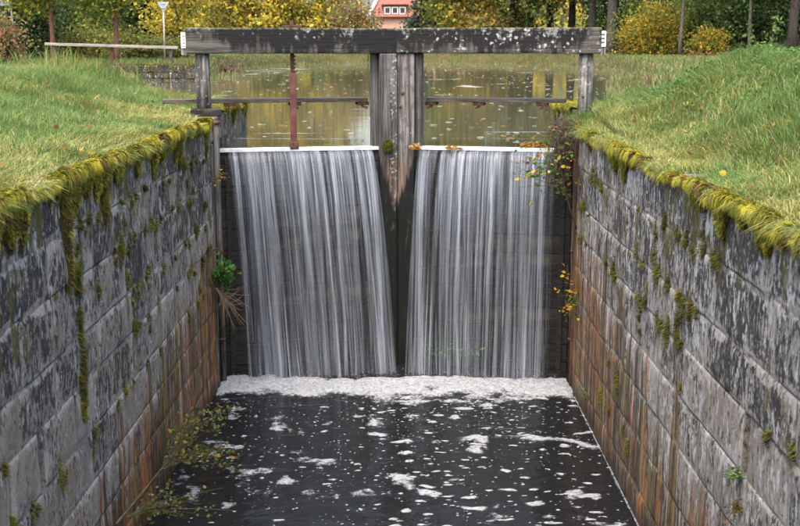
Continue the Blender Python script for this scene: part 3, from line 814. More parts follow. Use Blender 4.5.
# ------------------------------------------------------------------ the lock gate: two mitre leaves
def leaf_gate(side):
    H = HL if side < 0 else HR
    name = 'left' if side < 0 else 'right'
    g = empty('lock_gate', (H.x, H.y, ZLOW - 0.2), None, 'lock gate')
    g['label'] = ('left gate leaf with dark balance beam, round post and red rack bar' if side < 0
                  else 'right gate leaf with lichen-spotted balance beam on a cracked grey post')
    d = (MI - H); L = d.length; d.normalize()
    n = Vector((d.y, -d.x, 0)) if side < 0 else Vector((-d.y, d.x, 0))
    if n.y > 0: n = -n
    # local axes: x along the leaf, y upstream, z up
    xa = d if side < 0 else -d
    B = Matrix(((xa.x, -n.x, 0), (xa.y, -n.y, 0), (0, 0, 1)))
    rot = B.to_4x4()
    def put(nm, bm, m, s, up, z, smooth=False, rz=0, parent=None):
        p = H + d * s - n * up; p.z = z
        o = from_bm(nm, bm, m, None, None, smooth)
        o.matrix_world = Matrix.Translation(p) @ rot @ Matrix.Rotation(rz, 4, 'Z')
        o.parent = g; o.location = p - g.location
        return o
    # horizontal planks of the leaf
    z = -3.72
    k = 0
    while z < -0.6:
        h = min(random.uniform(0.24, 0.31), -0.485 - z)
        if -0.485 - (z + h) < 0.12: h = -0.485 - z
        brown = k in (3, 6, 7) if side > 0 else k in (4, 7, 8)
        put('plank', box_bm(L - 0.28, random.uniform(0.075, 0.1), h - 0.006, 0.006, (5, 0, 1), 0.004, k + side),
            M['plank_brown'] if brown else M['plank'], L / 2 + 0.02, random.uniform(-0.008, 0.008), z + h / 2)
        z += h; k += 1
    for s_ in (0.28, L * 0.5, L - 0.5):
        put('iron_strap', box_bm(0.07, 0.016, 3.1, 0.004), M['plank'], s_, -0.062, -2.1)
    put('quoin_post', box_bm(0.26, 0.28, 3.2, 0.04, (0, 0, 6), 0.006, 9), M['plank'], 0.02, 0.02, -2.1)
    put('crest_sky_glint', box_bm(L - 0.36 if side < 0 else L - 0.5, 0.13, 0.05, 0.006, (6, 0, 0), 0.002, 4), M['crest'], (L - 0.10) / 2 if side < 0 else L / 2 + 0.03, 0.0, -0.455)  # pale strip added as a painted sky reflection along the water lip
    # meeting post and the thinner cheek behind it
    put('meeting_post', box_bm(0.242, 0.30, 4.5, 0.018, (2, 2, 16), 0.006, 5 + side), M['mitre_dark'] if side < 0 else M['mitre'], L - 0.146, 0.02 * side, -1.42)
    put('cheek_board', box_bm(0.08, 0.20, 1.28, 0.01, (0, 0, 6), 0.004, 8), M['cheek'], L - 0.312, 0.05, 0.19)
    for zz in (0.30, 0.12):
        b = bmesh.new(); bmesh.ops.create_uvsphere(b, u_segments=10, v_segments=6, radius=0.026)
        put('bolt', b, M['rust'], L - 0.08 - 0.03 * (zz > .2), -0.152, zz, True)
    # round post on the bank
    bm = bmesh.new()
    bmesh.ops.create_cone(bm, cap_ends=True, segments=20, radius1=0.098, radius2=0.092, depth=0.76 if side < 0 else 0.98)
    bmesh.ops.bisect_plane(bm, geom=bm.verts[:] + bm.edges[:] + bm.faces[:], plane_co=(0, 0, 0.1), plane_no=(0, 0, 1))
    for v in bm.verts:
        a = math.atan2(v.co.y, v.co.x)
        f = 1 + 0.05 * math.sin(3 * a + side) + 0.03 * math.sin(7 * a) + 0.02 * math.sin(v.co.z * 9 + a)
        v.co.x *= f; v.co.y *= f
    hp = put('heel_post', bm, M['post'], 0.0 if side < 0 else 0.03, 0.0, 0.45 if side < 0 else 0.34, True)
    b = bmesh.new(); bmesh.ops.create_uvsphere(b, u_segments=10, v_segments=6, radius=0.022)
    bo = put('bolt', b, M['rust'], 0.03 if side < 0 else 0.05, -0.092, 0.27, True)
    if side < 0: put('footing_block', box_bm(0.40, 0.34, 0.10, 0.012, (3, 2, 0), 0.008, 3), M['plank_brown'], 0.02, 0.0, 0.06 if side < 0 else 0.03)
    # balance beam
    e = 0.215 if side < 0 else 0.165
    bl = L + e - 0.012
    bm = box_bm(bl, 0.33, 0.335, 0.022, (18, 2, 2), 0.007, 11 + side)
    put('balance_beam', bm, M['beam_l'] if side < 0 else M['beam_r'], (L - e) / 2 - 0.006, 0.0, 0.997 if side < 0 else 1.0)
    if side > 0: put('joint_strap', box_bm(0.012, 0.345, 0.345, 0.001), M['rust'], L + 0.0, 0.0, 0.998)
    # number plate on the beam end
    pl = put('number_plate', box_bm(0.075, 0.012, 0.20, 0.003), M['white'], -e - 0.022, -0.135, 1.0 if side < 0 else 1.02)
    put('plate_batten', box_bm(0.07, 0.03, 0.30, 0.004), M['post'], -e - 0.024, -0.11, 0.96)
    for q in range(3 if side > 0 else 4):
        mk = from_bm('print_mark', box_bm(0.04 if side > 0 else 0.026, 0.003, 0.022 if side > 0 else 0.01, 0), M['dark'], pl, (0.0, -0.0072, 0.055 - q * (0.05 if side > 0 else 0.045)))
    # walkway plank behind the beams
    if side < 0: s0, s1 = -0.55, L - 0.36
    else: s0, s1 = 0.30, L - 0.36
    put('walkway_plank', box_bm(s1 - s0, 0.30, 0.055, 0.006, (8, 0, 0), 0.006, 6), M['walk'], (s0 + s1) / 2, 0.42, 0.19)
    for s_ in ([0.35, 1.25, L - 0.42] if side < 0 else [0.62, 1.5, L - 0.42]):
        put('walkway_bracket', box_bm(0.16, 0.28, 0.045, 0.008, (2, 0, 0), 0.004, 2), M['rust'], s_, 0.42, 0.138)
        put('bracket_arm', box_bm(0.03, 0.40, 0.03, 0.004), M['rust'], s_, 0.20, 0.10)
    if side < 0:
        s_ = 1.19
        put('rack_tube', box_bm(0.082, 0.075, 1.02, 0.008, (0, 0, 5), 0.003, 7), M['redsteel'], s_, -0.02, 0.06)
        bm = box_bm(0.05, 0.05, 0.86, 0.003)
        for q in range(14):
            box_bm(0.022, 0.045, 0.024, 0.002, bm=bm, M=Matrix.Translation((0.034, 0, -0.40 + q * 0.052)))
        put('toothed_rack', bm, M['rust'], s_ - 0.002, 0.0, 0.83)
        put('rack_foot', box_bm(0.12, 0.12, 0.10, 0.01), M['rust'], s_, -0.02, -0.40)
        put('rack_guide', box_bm(0.24, 0.2, 0.035, 0.006), M['rust'], s_, 0.0, 1.184)
    return g, d, n, L
gl, dL, nL, LL = leaf_gate(-1)
gr, dR, nR, LR = leaf_gate(1)

# guide piles in the recess
for (x, y, lab, m_) in ((-2.385, 14.30, 'grey steel pile with rusted cap beside the left waterfall', M['pile']),
                        (2.30, 14.30, 'brown rusted steel pile beside the right waterfall', M['pile_rust'])):
    t = empty('guide_pile', (x, y, ZLOW - 0.2), lab, 'pile')
    zt = -0.06
    tube_obj('shaft', [([(0, 0, 0), (0, 0, 1.6), (0, 0, zt - ZLOW + 0.2)], [0.042, 0.042, 0.042])], m_, t, 14)
    tube_obj('cap', [([(0, 0, zt - ZLOW + 0.2), (0, 0, zt - ZLOW + 0.24)], [0.06, 0.055])], M['rust'], t, 14)
    for k in (0.8, 2.0): tube_obj('collar', [([(0, 0, k), (0, 0, k + 0.04)], 0.05)], M['rust'], t, 14)

# ------------------------------------------------------------------ the falls
def waterfall(side, s0, s1, drift, gaps, label):
    H, d, n = (HL, dL, nL) if side < 0 else (HR, dR, nR)
    ztop, zbot = -0.475, ZLOW - 0.02
    Hh = ztop - zbot
    Vv, Ff, Ss, flow, dens = [], [], [], [], []
    base = 0
    def strip(sa, sb, v0, nseg, den, off, w0, jx):
        nonlocal base
        cols = max(2, int((sb - sa) / 0.025) + 1)
        ss = np.linspace(sa, sb, cols); tt = np.linspace(0, 1, nseg) ** 1.4
        S_, T_ = np.meshgrid(ss, tt)
        h = Hh * T_
        wob = (fbm(S_ * 9 + off * 13, T_ * 1.2, off, 3) - 0.5)
        tim = np.sqrt(2 * h / 9.81)
        thr = 0.055 + (v0 + 0.22 * (vnoise(S_ * 5, off) - 0.5)) * tim + wob * 0.05 * T_
        lip = np.where(T_ == 0, 1.0, 0.0)
        cx = S_ + (drift[0] + (drift[1] - drift[0]) * (S_ - s0) / (s1 - s0)) * T_ ** 0.8 + jx * T_ + wob * 0.02 * T_
        P = np.array(H)[None, None] + cx[..., None] * np.array(d) + (thr - lip * 0.06 + (off % 3) * 0.02)[..., None] * np.array(n)
        P[..., 2] = ztop - h + lip * 0.012
        idx = base + np.arange(cols * nseg).reshape(nseg, cols)
        q = np.stack([idx[:-1, :-1], idx[:-1, 1:], idx[1:, 1:], idx[1:, :-1]], -1).reshape(-1)
        Vv.append(P.reshape(-1, 3)); Ff.append(q); Ss.append(np.full(len(q) // 4, 4))
        fl = np.stack([S_ * (1 + 0.04 * T_) + off * 7.3, tim * 1.5, np.full_like(S_, off)], -1).reshape(-1, 3)
        flow.append(fl)
        g = np.ones_like(S_)
        for (gs, gw, gt) in gaps:
            g *= 1 - (1 - sstep(gw * 0.4, gw, np.abs(S_ - gs - 0.03 * np.sin(T_ * 5)))) * (1 - sstep(gt * 0.5, gt, T_))
        edge = np.minimum(S_ - s0, s1 - S_)
        g *= 0.30 + 0.70 * sstep(-0.05, 0.10, edge + 0.10 * (fbm(T_ * 3.0, off + side, S_ * 3, 3) - 0.5))
        dd = den * g * (0.75 + 0.5 * fbm(S_ * 2.2, off * 3 + T_ * 0.3, side, 2)) * (1.15 - 0.52 * sstep(0.05, 0.40, T_) + 0.25 * sstep(0.65, 1, T_))
        dens.append((dd * w0 * 0.86).ravel())
        base += cols * nseg
    strip(s0, s1, 0.62, 26, 1.05, 0.0, 1.0, 0.0)
    strip(s0 + 0.02, s1 - 0.02, 0.54, 26, 0.85, 1.0, 1.0, 0.0)
    for k in range(85):
        c = random.uniform(s0 - 0.015, s1 + 0.015); w = random.choice((0.006, 0.01, 0.016, 0.03, 0.045))
        strip(c - w, c + w, random.uniform(0.5, 0.72), 20, random.uniform(0.4, 1.2) * (1.2 if w < 0.02 else 0.7), 2 + 0.37 * k, 1.0, random.gauss(0, 0.02))
    V = np.concatenate(Vv); c = np.array(((H.x + MI.x) / 2, 14.6, ZLOW))
    me = mesh_np('waterfall', V - c, np.concatenate(Ff), np.concatenate(Ss), smooth=True)
    a = me.attributes.new('flow', 'FLOAT_VECTOR', 'POINT'); a.data.foreach_set('vector', np.concatenate(flow).astype(np.float32).ravel())
    a = me.attributes.new('dens', 'FLOAT', 'POINT'); a.data.foreach_set('value', np.concatenate(dens).astype(np.float32))
    o = link('waterfall', me, M['fall'], None, Vector(c))
    tag(o, label, 'waterfall', 'curtains of water over the gate')
random.seed(9)
waterfall(-1, 0.29, LL - 0.36, (0.17, 0.27), [], 'left curtain of streaked falling water over the gate crest')
waterfall(1, 0.42, LR - 0.33, (0.0, 0.09), [(LR - 0.62, 0.05, 0.8)], 'right curtain of streaked falling water with a dark slit')

# ------------------------------------------------------------------ foam
def foam_field(name, x0, x1, y0, y1, st, hfun, z, label, mat='foam'):
    """a thin foam skin; hfun gives (coverage -1..1, thickness)"""
    xs = np.arange(x0, x1 + st, st); ys = np.arange(y0, y1 + st, st)
    Xg, Yg = np.meshgrid(xs, ys)
    cov, h = hfun(Xg, Yg)
    idx = np.arange(Xg.size).reshape(Xg.shape)
    c = cov > -0.35
    k = c[:-1, :-1] | c[1:, :-1] | c[:-1, 1:] | c[1:, 1:]
    q = np.stack([idx[:-1, :-1], idx[:-1, 1:], idx[1:, 1:], idx[1:, :-1]], -1)[k]
    used, inv = np.unique(q.ravel(), return_inverse=True)
    Vf = np.stack([Xg.ravel(), Yg.ravel(), z + 0.003 + np.clip(h.ravel(), 0, 1)], 1)[used]
    me = mesh_np(name, Vf, inv, np.full(len(q), 4), smooth=True)
    a = me.attributes.new('cover', 'FLOAT', 'POINT'); a.data.foreach_set('value', np.clip(cov.ravel()[used], -1, 1).astype(np.float32))
    tag(link(name, me, M[mat]), label, 'foam', kind='stuff')
def froth(x, y):
    ymid = 14.12 + 0.06 * np.sin(x * 2.3) + 0 * x
    d = y - ymid
    back = sstep(0.66, 0.30, d)
    n = fbm(x * 5, y * 5, 2, 5); n2 = fbm(x * 22, y * 24, 5, 3)
    wav = fbm(x * 1.3, y * 0.9, 4, 3) - 0.5
    front = sstep(-0.75, -0.12, d + 0.8 * wav)
    side = sstep(2.42, 2.30, np.abs(x + 0.07))
    cov = (front * 1.5 - 0.85 + 1.9 * (n - 0.5) + 0.7 * (n2 - 0.5) + 0.35 * np.exp(-(d / 0.4) ** 2)) * side * back - (1 - side * back)
    h = front * back * side * (0.004 + 0.075 * np.clip(n - 0.34, 0, 1) + 0.02 * n2 * np.exp(-(d / 0.35) ** 2)) 
    return cov, h * np.clip(cov * 2.2, 0, 1)
foam_field('foam_froth', -2.5, 2.4, 12.7, 15.0, 0.014, froth, ZLOW, 'white froth churning at the foot of both waterfalls')
n = 5200
sx_ = rng.uniform(-2.3, 2.15, n); sy_ = 14.30 + rng.normal(0, 0.18, n)
sz_ = ZLOW + 0.02 + np.abs(rng.normal(0, 0.05, n)) * (0.5 + fbm(sx_ * 4, 3, 0, 2))
V, F, S, Cc = cards_np(np.stack([sx_, sy_, sz_], 1), rng.uniform(0.004, 0.018, n), np.ones((n, 3)), 0.8)
me = mesh_np('foam_spray', V, F, S)
a = me.attributes.new('cover', 'FLOAT', 'POINT'); a.data.foreach_set('value', np.full(len(V), 0.25, np.float32))
tag(link('foam_spray', me, M['foam']), 'white spray droplets leaping where the water strikes the froth', 'spray', kind='stuff')
def cells(x, y, fx, fy, seed, rlo, rhi, dens):
    """scattered roundish flakes: one possible flake per cell"""
    gx_, gy_ = x * fx + 0.6 * fbm(y * 2.1, seed, 0, 2), y * fy
    best = np.full(np.shape(x), -1.0)
    kx, ky = np.floor(gx_), np.floor(gy_)
    for dx in (-1, 0, 1):
        for dy in (-1, 0, 1):
            cx, cy = kx + dx, ky + dy
            r = rlo + (rhi - rlo) * _h(cx, cy, cx * 0 + seed) ** 2.5
            px_ = cx + _h(cx, cy, cx * 0 + seed + 11); py_ = cy + _h(cx, cy, cx * 0 + seed + 23)
            ok = _h(cx, cy, cx * 0 + seed + 37) < dens(px_ / fx, py_ / fy)
            el = 0.7 + 1.3 * _h(cx, cy, cx * 0 + seed + 51)
            dd = 1 - np.hypot((gx_ - px_) / el, gy_ - py_) / r
            best = np.maximum(best, np.where(ok, dd, -1))
    return best
def patches(x, y):
    wx = x + 0.10 * (fbm(x * 5, y * 5, 31, 3) - 0.5) ; wy = y + 0.16 * (fbm(x * 4, y * 4, 41, 3) - 0.5)
    right = sstep(-0.8, 1.4, x)
    mid = np.exp(-((x - 0.25 + 0.12 * (y - 12)) / 0.30) ** 2) * sstep(9.6, 12.4, y)
    d_big = lambda a, b: 0.01 + 0.27 * sstep(-0.1, 1.5, a) + 0.35 * np.exp(-((a - 0.2 + 0.12 * (b - 12)) / 0.35) ** 2)
    d_small = lambda a, b: 0.16 + 0.22 * sstep(-1.6, 0.2, a)
    big = cells(wx, wy, 4.0, 6.8, 3, 0.10, 0.46, d_big)
    med = cells(wx, wy, 6.5, 9.0, 5, 0.07, 0.32, d_small)
    tin = cells(x, y, 17, 15, 9, 0.07, 0.30, lambda a, b: 0.24 + 0.2 * sstep(10, 12.5, b))
    band = 0.62 - np.abs(wy - 12.2 + 0.06 * (x - 1.4) + 0.9 * (fbm(x * 2.2, 5, 0, 2) - 0.5)) / 0.13 - 1.6 * (fbm(x * 3.3, y * 3.3, 77, 3) - 0.45) - 1.6 * (1 - sstep(0.5, 1.2, x + 0.5 * (fbm(x * 3, y * 3, 3, 2) - .5)))
    lace = (fbm(x * 3.4, y * 3.4, 12, 5) - 0.63 + 0.15 * mid) * 5 - 0.3
    edge = 0.5 - np.abs(x - XR + 0.014) / (0.012 + 0.030 * fbm(y * 2.4, 8, 0, 3))
    cov = np.maximum(np.maximum(big * 1.7 - 0.12, med * 1.5 - 0.12), np.maximum(np.maximum(tin * 1.2 - 0.1, lace), np.maximum(edge, band)))
    cov = cov + (fbm(x * 24, y * 24, 8, 2) - 0.5) * 0.35
    return cov, 0.012 * np.clip(cov, 0, 0.6)
foam_field('foam_flakes', -2.42, 2.275, 7.5, 13.7, 0.0125, patches, ZLOW, 'white foam flakes drifting on the dark chamber water')
def pale_film(x, y):  # these lines paint light glints onto the basin as a thin pale skin
    l1 = 0.035 - np.abs(y - 17.6 - 0.15 * np.sin(x * 0.7)) - 0.10 * (fbm(x * 1.1, 3, 0, 3) - 0.40)
    l2 = 0.03 - np.abs(y - 16.45 - 0.05 * np.sin(x * 1.7)) - 0.10 * (fbm(x * 1.3, 7, 0, 3) - 0.42)
    return np.clip(np.maximum(l1, l2) * 22, -1, 1) - 0.1, 0 * x
foam_field('glint_streaks', -9, 9, 15.6, 19.5, 0.03, pale_film, ZUP, 'thin pale lines painted as light glints on the basin near the gate')
def scum_far(x, y):
    n = fbm(x * 0.8 + 9, y * 0.8, 1, 5)
    a = n - 0.76 + 0.22 * np.exp(-((x + 7.0) / 1.6) ** 2 - ((y - 60) / 9) ** 2)
    return np.clip(a * 8, -1, 1), 0 * x
foam_field('foam_drift', -12, 14, 22, 97, 0.12, scum_far, ZUP, 'pale scummy drift far out on the basin', 'pale_film')
# fallen leaves on the water
def floaters(n, x0, x1, y0, y1, z, size, cols, name, label):
    P = np.stack([rng.uniform(x0, x1, n), y0 + (y1 - y0) * rng.uniform(0, 1, n) ** 1.3, np.full(n, z)], 1)
    ok = (fbm(P[:, 0] * 0.4, P[:, 1] * 0.5, 3, 3) > 0.42) & (basin_sd(P[:, 0], P[:, 1]) < -0.2) if z > -2 else fbm(P[:, 0], P[:, 1], 3, 2) > 0.4
    P = P[ok]; n = len(P)
    C = palette(n, cols)
    V, F, S, Cc = leaves_np(P, rng.uniform(0.6, 1.3, n) * size, C, flat=0.0, aspect=0.8)
    V[:, 2] = z + np.abs(V[:, 2] - z) * 0.3
    tag(link(name, mesh_np(name, V, F, S, Cc), M['leaf']), label, 'leaves', kind='stuff')
floaters(3600, -11, 13, 15.8, 92, ZUP + 0.004, 0.11, [(0.42, 0.36, 0.2), (0.35, 0.24, 0.05), (0.5, 0.48, 0.4), (0.2, 0.2, 0.08)], 'floating_leaves', 'fallen leaves scattered over the upper basin water')

# ------------------------------------------------------------------ grass on the banks
def near_wall_factor(x):
    return np.where(x < 0, sstep(4.2, 2.5, -x), sstep(3.9, 2.4, x))
def bank_grass(name, label, x0, x1, y0, y1, n, side):
    x = rng.uniform(x0, x1, n); y = y0 + (y1 - y0) * rng.uniform(0, 1, n)
    ne = n // 5                                   # the worn strip along the coping
    x = np.concatenate([x, np.where(side < 0, XL, XR) + side * rng.uniform(0.03, 0.9, ne) ** 1.2]); y = np.concatenate([y, rng.uniform(4.5, YEND, ne)]); n += ne
    if side > 0:                                  # tussock on the corner under the right post
        x = np.concatenate([x, rng.uniform(2.24, 2.9, 9000)]); y = np.concatenate([y, rng.uniform(13.6, 15.3, 9000)]); n += 9000
    nh = 3500
    x = np.concatenate([x, np.where(side < 0, XL, XR) + side * rng.uniform(-0.02, 0.12, nh)]); y = np.concatenate([y, rng.uniform(4.5, YEND, nh)]); n += nh
    vis = np.abs(x) < 0.40 * y + 1.6
    clear = (basin_sd(x, y) > 0.25) | ((np.abs(x) < 2.75) & (y < 15.4) & (x > 0))
    clear &= (np.abs(x) > 2.3 + 0.14 * (side < 0)) | (rng.uniform(0, 1, n) < 0.8)
    clear &= (fbm(y * 1.7, 33 + side, 0, 3) > 0.40) | (np.abs(x) > 2.6)
    clear &= ~((np.abs(x - (-2.62)) < 0.22) & (np.abs(y - 14.85) < 0.25))
    keep = vis & clear & ((fbm(x * 2.2, y * 2.2, 2, 3) > 0.30) | (rng.uniform(0, 1, n) < 0.5))
    x, y = x[keep], y[keep]; n = len(x)
    z = np.maximum(ground_z(x, y), np.where((x > 0) & (y > YEND), ZR + 0.0, np.where(x < 0, ZL - 0.02, ZR - 0.0)))
    ew = near_wall_factor(x)
    cl = fbm(x * 1.3, y * 1.3, 5, 3); cl2 = fbm(x * 4, y * 4, 8, 3)
    H = (0.08 + 0.20 * cl * (0.5 + cl2)) * (1 - 0.45 * ew) * rng.uniform(0.55, 1.35, n)
    if side > 0: H = H * (1 + 2.2 * np.exp(-((x - 2.6) / 0.45) ** 2 - ((y - 14.6) / 0.8) ** 2))
    if side > 0: H *= 1 + 0.35 * np.exp(-((x - 4.9) / 1.3) ** 2 - ((y - 13.5) / 3.5) ** 2)
    else: H *= 1 + 0.6 * sstep(15.5, 18.5, y)
    ang = 2 * np.pi * fbm(x * 0.9, y * 0.9, 11, 2) * 2 + rng.normal(0, 1.2, n)
    lean = np.stack([np.cos(ang), np.sin(ang), np.zeros(n)], 1) * rng.uniform(0.15, 0.95, n)[:, None]
    # overhang towards the chamber at the very edge
    lean[:, 0] += -np.sign(x) * ew * 0.6 * rng.uniform(0, 1, n)
    lean[:, 2] -= ew * rng.uniform(0, .5, n)
    rim = sstep(0.16, 0.02, np.abs(x) - np.where(side < 0, -XL, XR)) * (y < YEND)
    lean[:, 0] += -np.sign(x) * rim * rng.uniform(0.2, 0.9, n); lean[:, 2] -= rim * rng.uniform(0.2, 1.1, n)
    straw = np.clip((0.17 if side < 0 else 0.08) + 0.42 * ew + 1.5 * (fbm(x * 0.8, y * 0.8, 21, 3) - 0.5), 0.04, 0.9)
    if side > 0: straw *= 1 - 0.75 * np.exp(-((x - 4.6) / 1.4) ** 2)
    pick = rng.uniform(0, 1, n)
    G = palette(n, [(0.13, 0.205, 0.05), (0.10, 0.17, 0.04), (0.19, 0.25, 0.07)], (2, 1.4, 1), 0.3)
    Y = palette(n, [(0.37, 0.33, 0.09), (0.43, 0.35, 0.16), (0.29, 0.30, 0.06), (0.32, 0.21, 0.08)], (2, 1.5, 2, .6), 0.3)
    C = np.where((pick < straw)[:, None], Y, G)
    V, F, S, Cc = blades_np(np.stack([x, y, z - 0.01], 1), H, lean, rng.uniform(0.002, 0.0042, n), C, 0.9)
    tag(link(name, mesh_np(name, V, F, S, Cc), M['grass']), label, 'grass', kind='stuff')
bank_grass('bank_grass', 'short green and straw grass on the left lock bank', -9.0, XL - 0.02, 4.5, 22.5, 230000, -1)
bank_grass('bank_grass', 'thick green grass on the humped right lock bank', XR + 0.01, 9.0, 4.5, 22.0, 220000, 1)

def tall_blades(name, label, x, y, H, cols, w, width, lean_amt=0.4, zoff=0.0, kind='stuff', cat='reeds'):
    n = len(x); z = np.maximum(ground_z(x, y), ZUP - 0.05) + zoff
    ang = rng.uniform(0, 2 * np.pi, n)
    lean = np.stack([np.cos(ang), np.sin(ang), np.zeros(n)], 1) * rng.uniform(0.05, lean_amt, n)[:, None]
    V, F, S, Cc = blades_np(np.stack([x, y, z - 0.02], 1), H * rng.uniform(0.6, 1.25, n), lean, width, palette(n, cols, w, 0.3), 0.7)
    return tag(link(name, mesh_np(name, V, F, S, Cc), M['grass']), label, cat, kind=kind)
def scatter(n, x0, x1, y0, y1, cond):
    x = rng.uniform(x0, x1, n); y = rng.uniform(y0, y1, n)
    k = cond(x, y); return x[k], y[k]
# reeds on the shore of the left bank
x, y = scatter(9000, -12, -4.3, 18.5, 27, lambda x, y: (np.abs(basin_sd(x, y) - 0.35) < 0.75) & (x < X(125 - 8 * (y - 20), y) + 0.4))
tall_blades('shore_reeds', 'green and yellow reed tuft on the left shore behind the bank grass', x, y, 0.55 * (0.6 + 0.7 * fbm(x, y, 3, 2)),
            [(0.10, 0.17, 0.035), (0.16, 0.22, 0.05), (0.33, 0.27, 0.07), (0.30, 0.16, 0.04)], (3, 3, 2, .5), 0.008, 0.35)
# far shore grass, all round the basin
x, y = scatter(190000, -30, 32, 24, 125, lambda x, y: (basin_sd(x, y) > 0.15) & (basin_sd(x, y) < 30) & (np.abs(x) < 0.42 * y + 4))
tall_blades('meadow_grass', 'rough grass on the far banks around the basin', x, y, 0.20 * (0.5 + 0.9 * fbm(x * .5, y * .5, 3, 2)),
            [(0.11, 0.17, 0.04), (0.16, 0.2, 0.055), (0.27, 0.23, 0.09), (0.2, 0.14, 0.07)], (3, 3, 1.0, .5), 0.016, 0.7, cat='grass')
x, y = scatter(60000, -16, 18, 24, 106, lambda x, y: (np.abs(basin_sd(x, y) - 0.4) < 0.8) & ~((x < -8) & (x > -12.4) & (np.abs(y - 45) < 2)))
tall_blades('water_edge_sedge', 'olive and tan sedge fringe along the basin water line', x, y, 0.30 * (0.3 + 1.1 * fbm(x * .4, y * .4, 6, 2)),
            [(0.13, 0.17, 0.05), (0.2, 0.2, 0.07), (0.30, 0.22, 0.11), (0.09, 0.13, 0.03)], (2, 2, 1.6, 1.5), 0.022, 0.4)
# leaf litter under the right-hand trees
n = 9000
x = np.concatenate([rng.uniform(3, 18, n), rng.uniform(18, 40, n // 2)]); y = np.concatenate([rng.uniform(84, 118, n), rng.uniform(48, 75, n // 2)])
ok = (basin_sd(x, y) > 1.0) & (fbm(x * 0.5, y * 0.3, 4, 3) > 0.46); x, y = x[ok], y[ok]
V, F, S, Cc = leaves_np(np.stack([x, y, ground_z(x, y) + rng.uniform(0.02, 0.35, len(x))], 1), rng.uniform(0.12, 0.26, len(x)), palette(len(x), [(0.26, 0.11, 0.045), (0.19, 0.085, 0.04), (0.30, 0.17, 0.05), (0.14, 0.12, 0.05)]), 0.2)
tag(link('leaf_litter', mesh_np('leaf_litter', V, F, S, Cc), M['leaf']), 'orange fallen leaves under the trees on the right shore', 'leaves', kind='stuff')
# broad-leaved weeds on the right hump
n = 9000
x = rng.normal(4.7, 0.8, n); y = rng.normal(14.2, 1.5, n)
ok = (x > 2.9) & (y > 10) & (y < 19) & (fbm(x * 2, y * 2, 4, 2) > 0.42); x, y = x[ok], y[ok]; n = len(x)
V, F, S, Cc = leaves_np(np.stack([x, y, ground_z(x, y) + rng.uniform(0.04, 0.22, n)], 1), rng.uniform(0.03, 0.065, n),
                        palette(n, [(0.075, 0.15, 0.03), (0.10, 0.19, 0.04), (0.13, 0.22, 0.06)], None, 0.3), 0.6, 0.55)
tag(link('bank_weeds', mesh_np('bank_weeds', V, F, S, Cc), M['leaf']), 'dark broad-leaved weeds on top of the right bank', 'weeds', kind='stuff')
n = 700
x = rng.uniform(-6.5, -3.0, n); y = rng.uniform(8, 17, n)
ok = (fbm(x * 1.6, y * 1.6, 14, 2) > 0.52); x, y = x[ok], y[ok]; n = len(x)
V, F, S, Cc = leaves_np(np.stack([x, y, ground_z(x, y) + rng.uniform(0.03, 0.16, n)], 1), rng.uniform(0.04, 0.08, n),
                        palette(n, [(0.11, 0.18, 0.045), (0.15, 0.22, 0.06)], None, 0.3), 0.6, 0.5)
tag(link('bank_weeds', mesh_np('bank_weeds', V, F, S, Cc), M['leaf']), 'low green weeds in the left bank grass', 'weeds', kind='stuff')

n = 420
x = np.concatenate([rng.uniform(-6.5, -2.5, n // 2), rng.uniform(2.4, 6.5, n // 2)]); y = rng.uniform(6, 18, n)
gz_ = np.maximum(ground_z(x, y), np.where(x < 0, ZL, ZR)); ok = gz_ > -0.2; x, y, gz_ = x[ok], y[ok], gz_[ok]; n = len(x)
V, F, S, Cc = leaves_np(np.stack([x, y, gz_ + rng.uniform(0.02, 0.14, n)], 1), rng.uniform(0.035, 0.075, n), palette(n, [(0.42, 0.32, 0.04), (0.36, 0.2, 0.05), (0.22, 0.13, 0.05)]), 0.25, 0.8)
tag(link('fallen_leaves', mesh_np('fallen_leaves', V, F, S, Cc), M['leaf']), 'yellow and brown fallen leaves lying in the bank grass', 'leaves', kind='stuff')

# ------------------------------------------------------------------ plants on the masonry
def plant(name, label, cat, stems, leaves, stem_m, parent_loc):
    """stems: list of (points, radii) world; leaves: list of (P, size, C, kwargs) world"""
    t = empty(name, parent_loc, label, cat)
    L0 = np.array(parent_loc)
    for P, r in stems:
        V, F, S = tube_np([(P, r)], 6)
        link('stem', mesh_np('stem', V - L0, F, S, smooth=True), stem_m, t)
    for nm, (P, size, C, kw) in leaves:
        V, F, S, Cc = leaves_np(P, size, C, **kw)
        tag(link(nm, mesh_np(nm, V - L0, F, S, Cc), M['leaf'], t), kind='stuff')
    return t
def bez(p0, p1, p2, n=12):
    t = np.linspace(0, 1, n)[:, None]
    p0, p1, p2 = map(np.array, (p0, p1, p2))
    return (1 - t)**2 * p0 + 2*t*(1 - t) * p1 + t*t * p2
def pts_along(paths, n, spread, lo=0.2):
    out = []
    for _ in range(n):
        P = paths[rng.integers(len(paths))]; k = rng.uniform(lo, 1) * (len(P) - 1)
        i = int(min(k, len(P) - 2)); f = k - i
        out.append(P[i] * (1 - f) + P[i + 1] * f + rng.normal(0, spread, 3))
    return np.array(out)
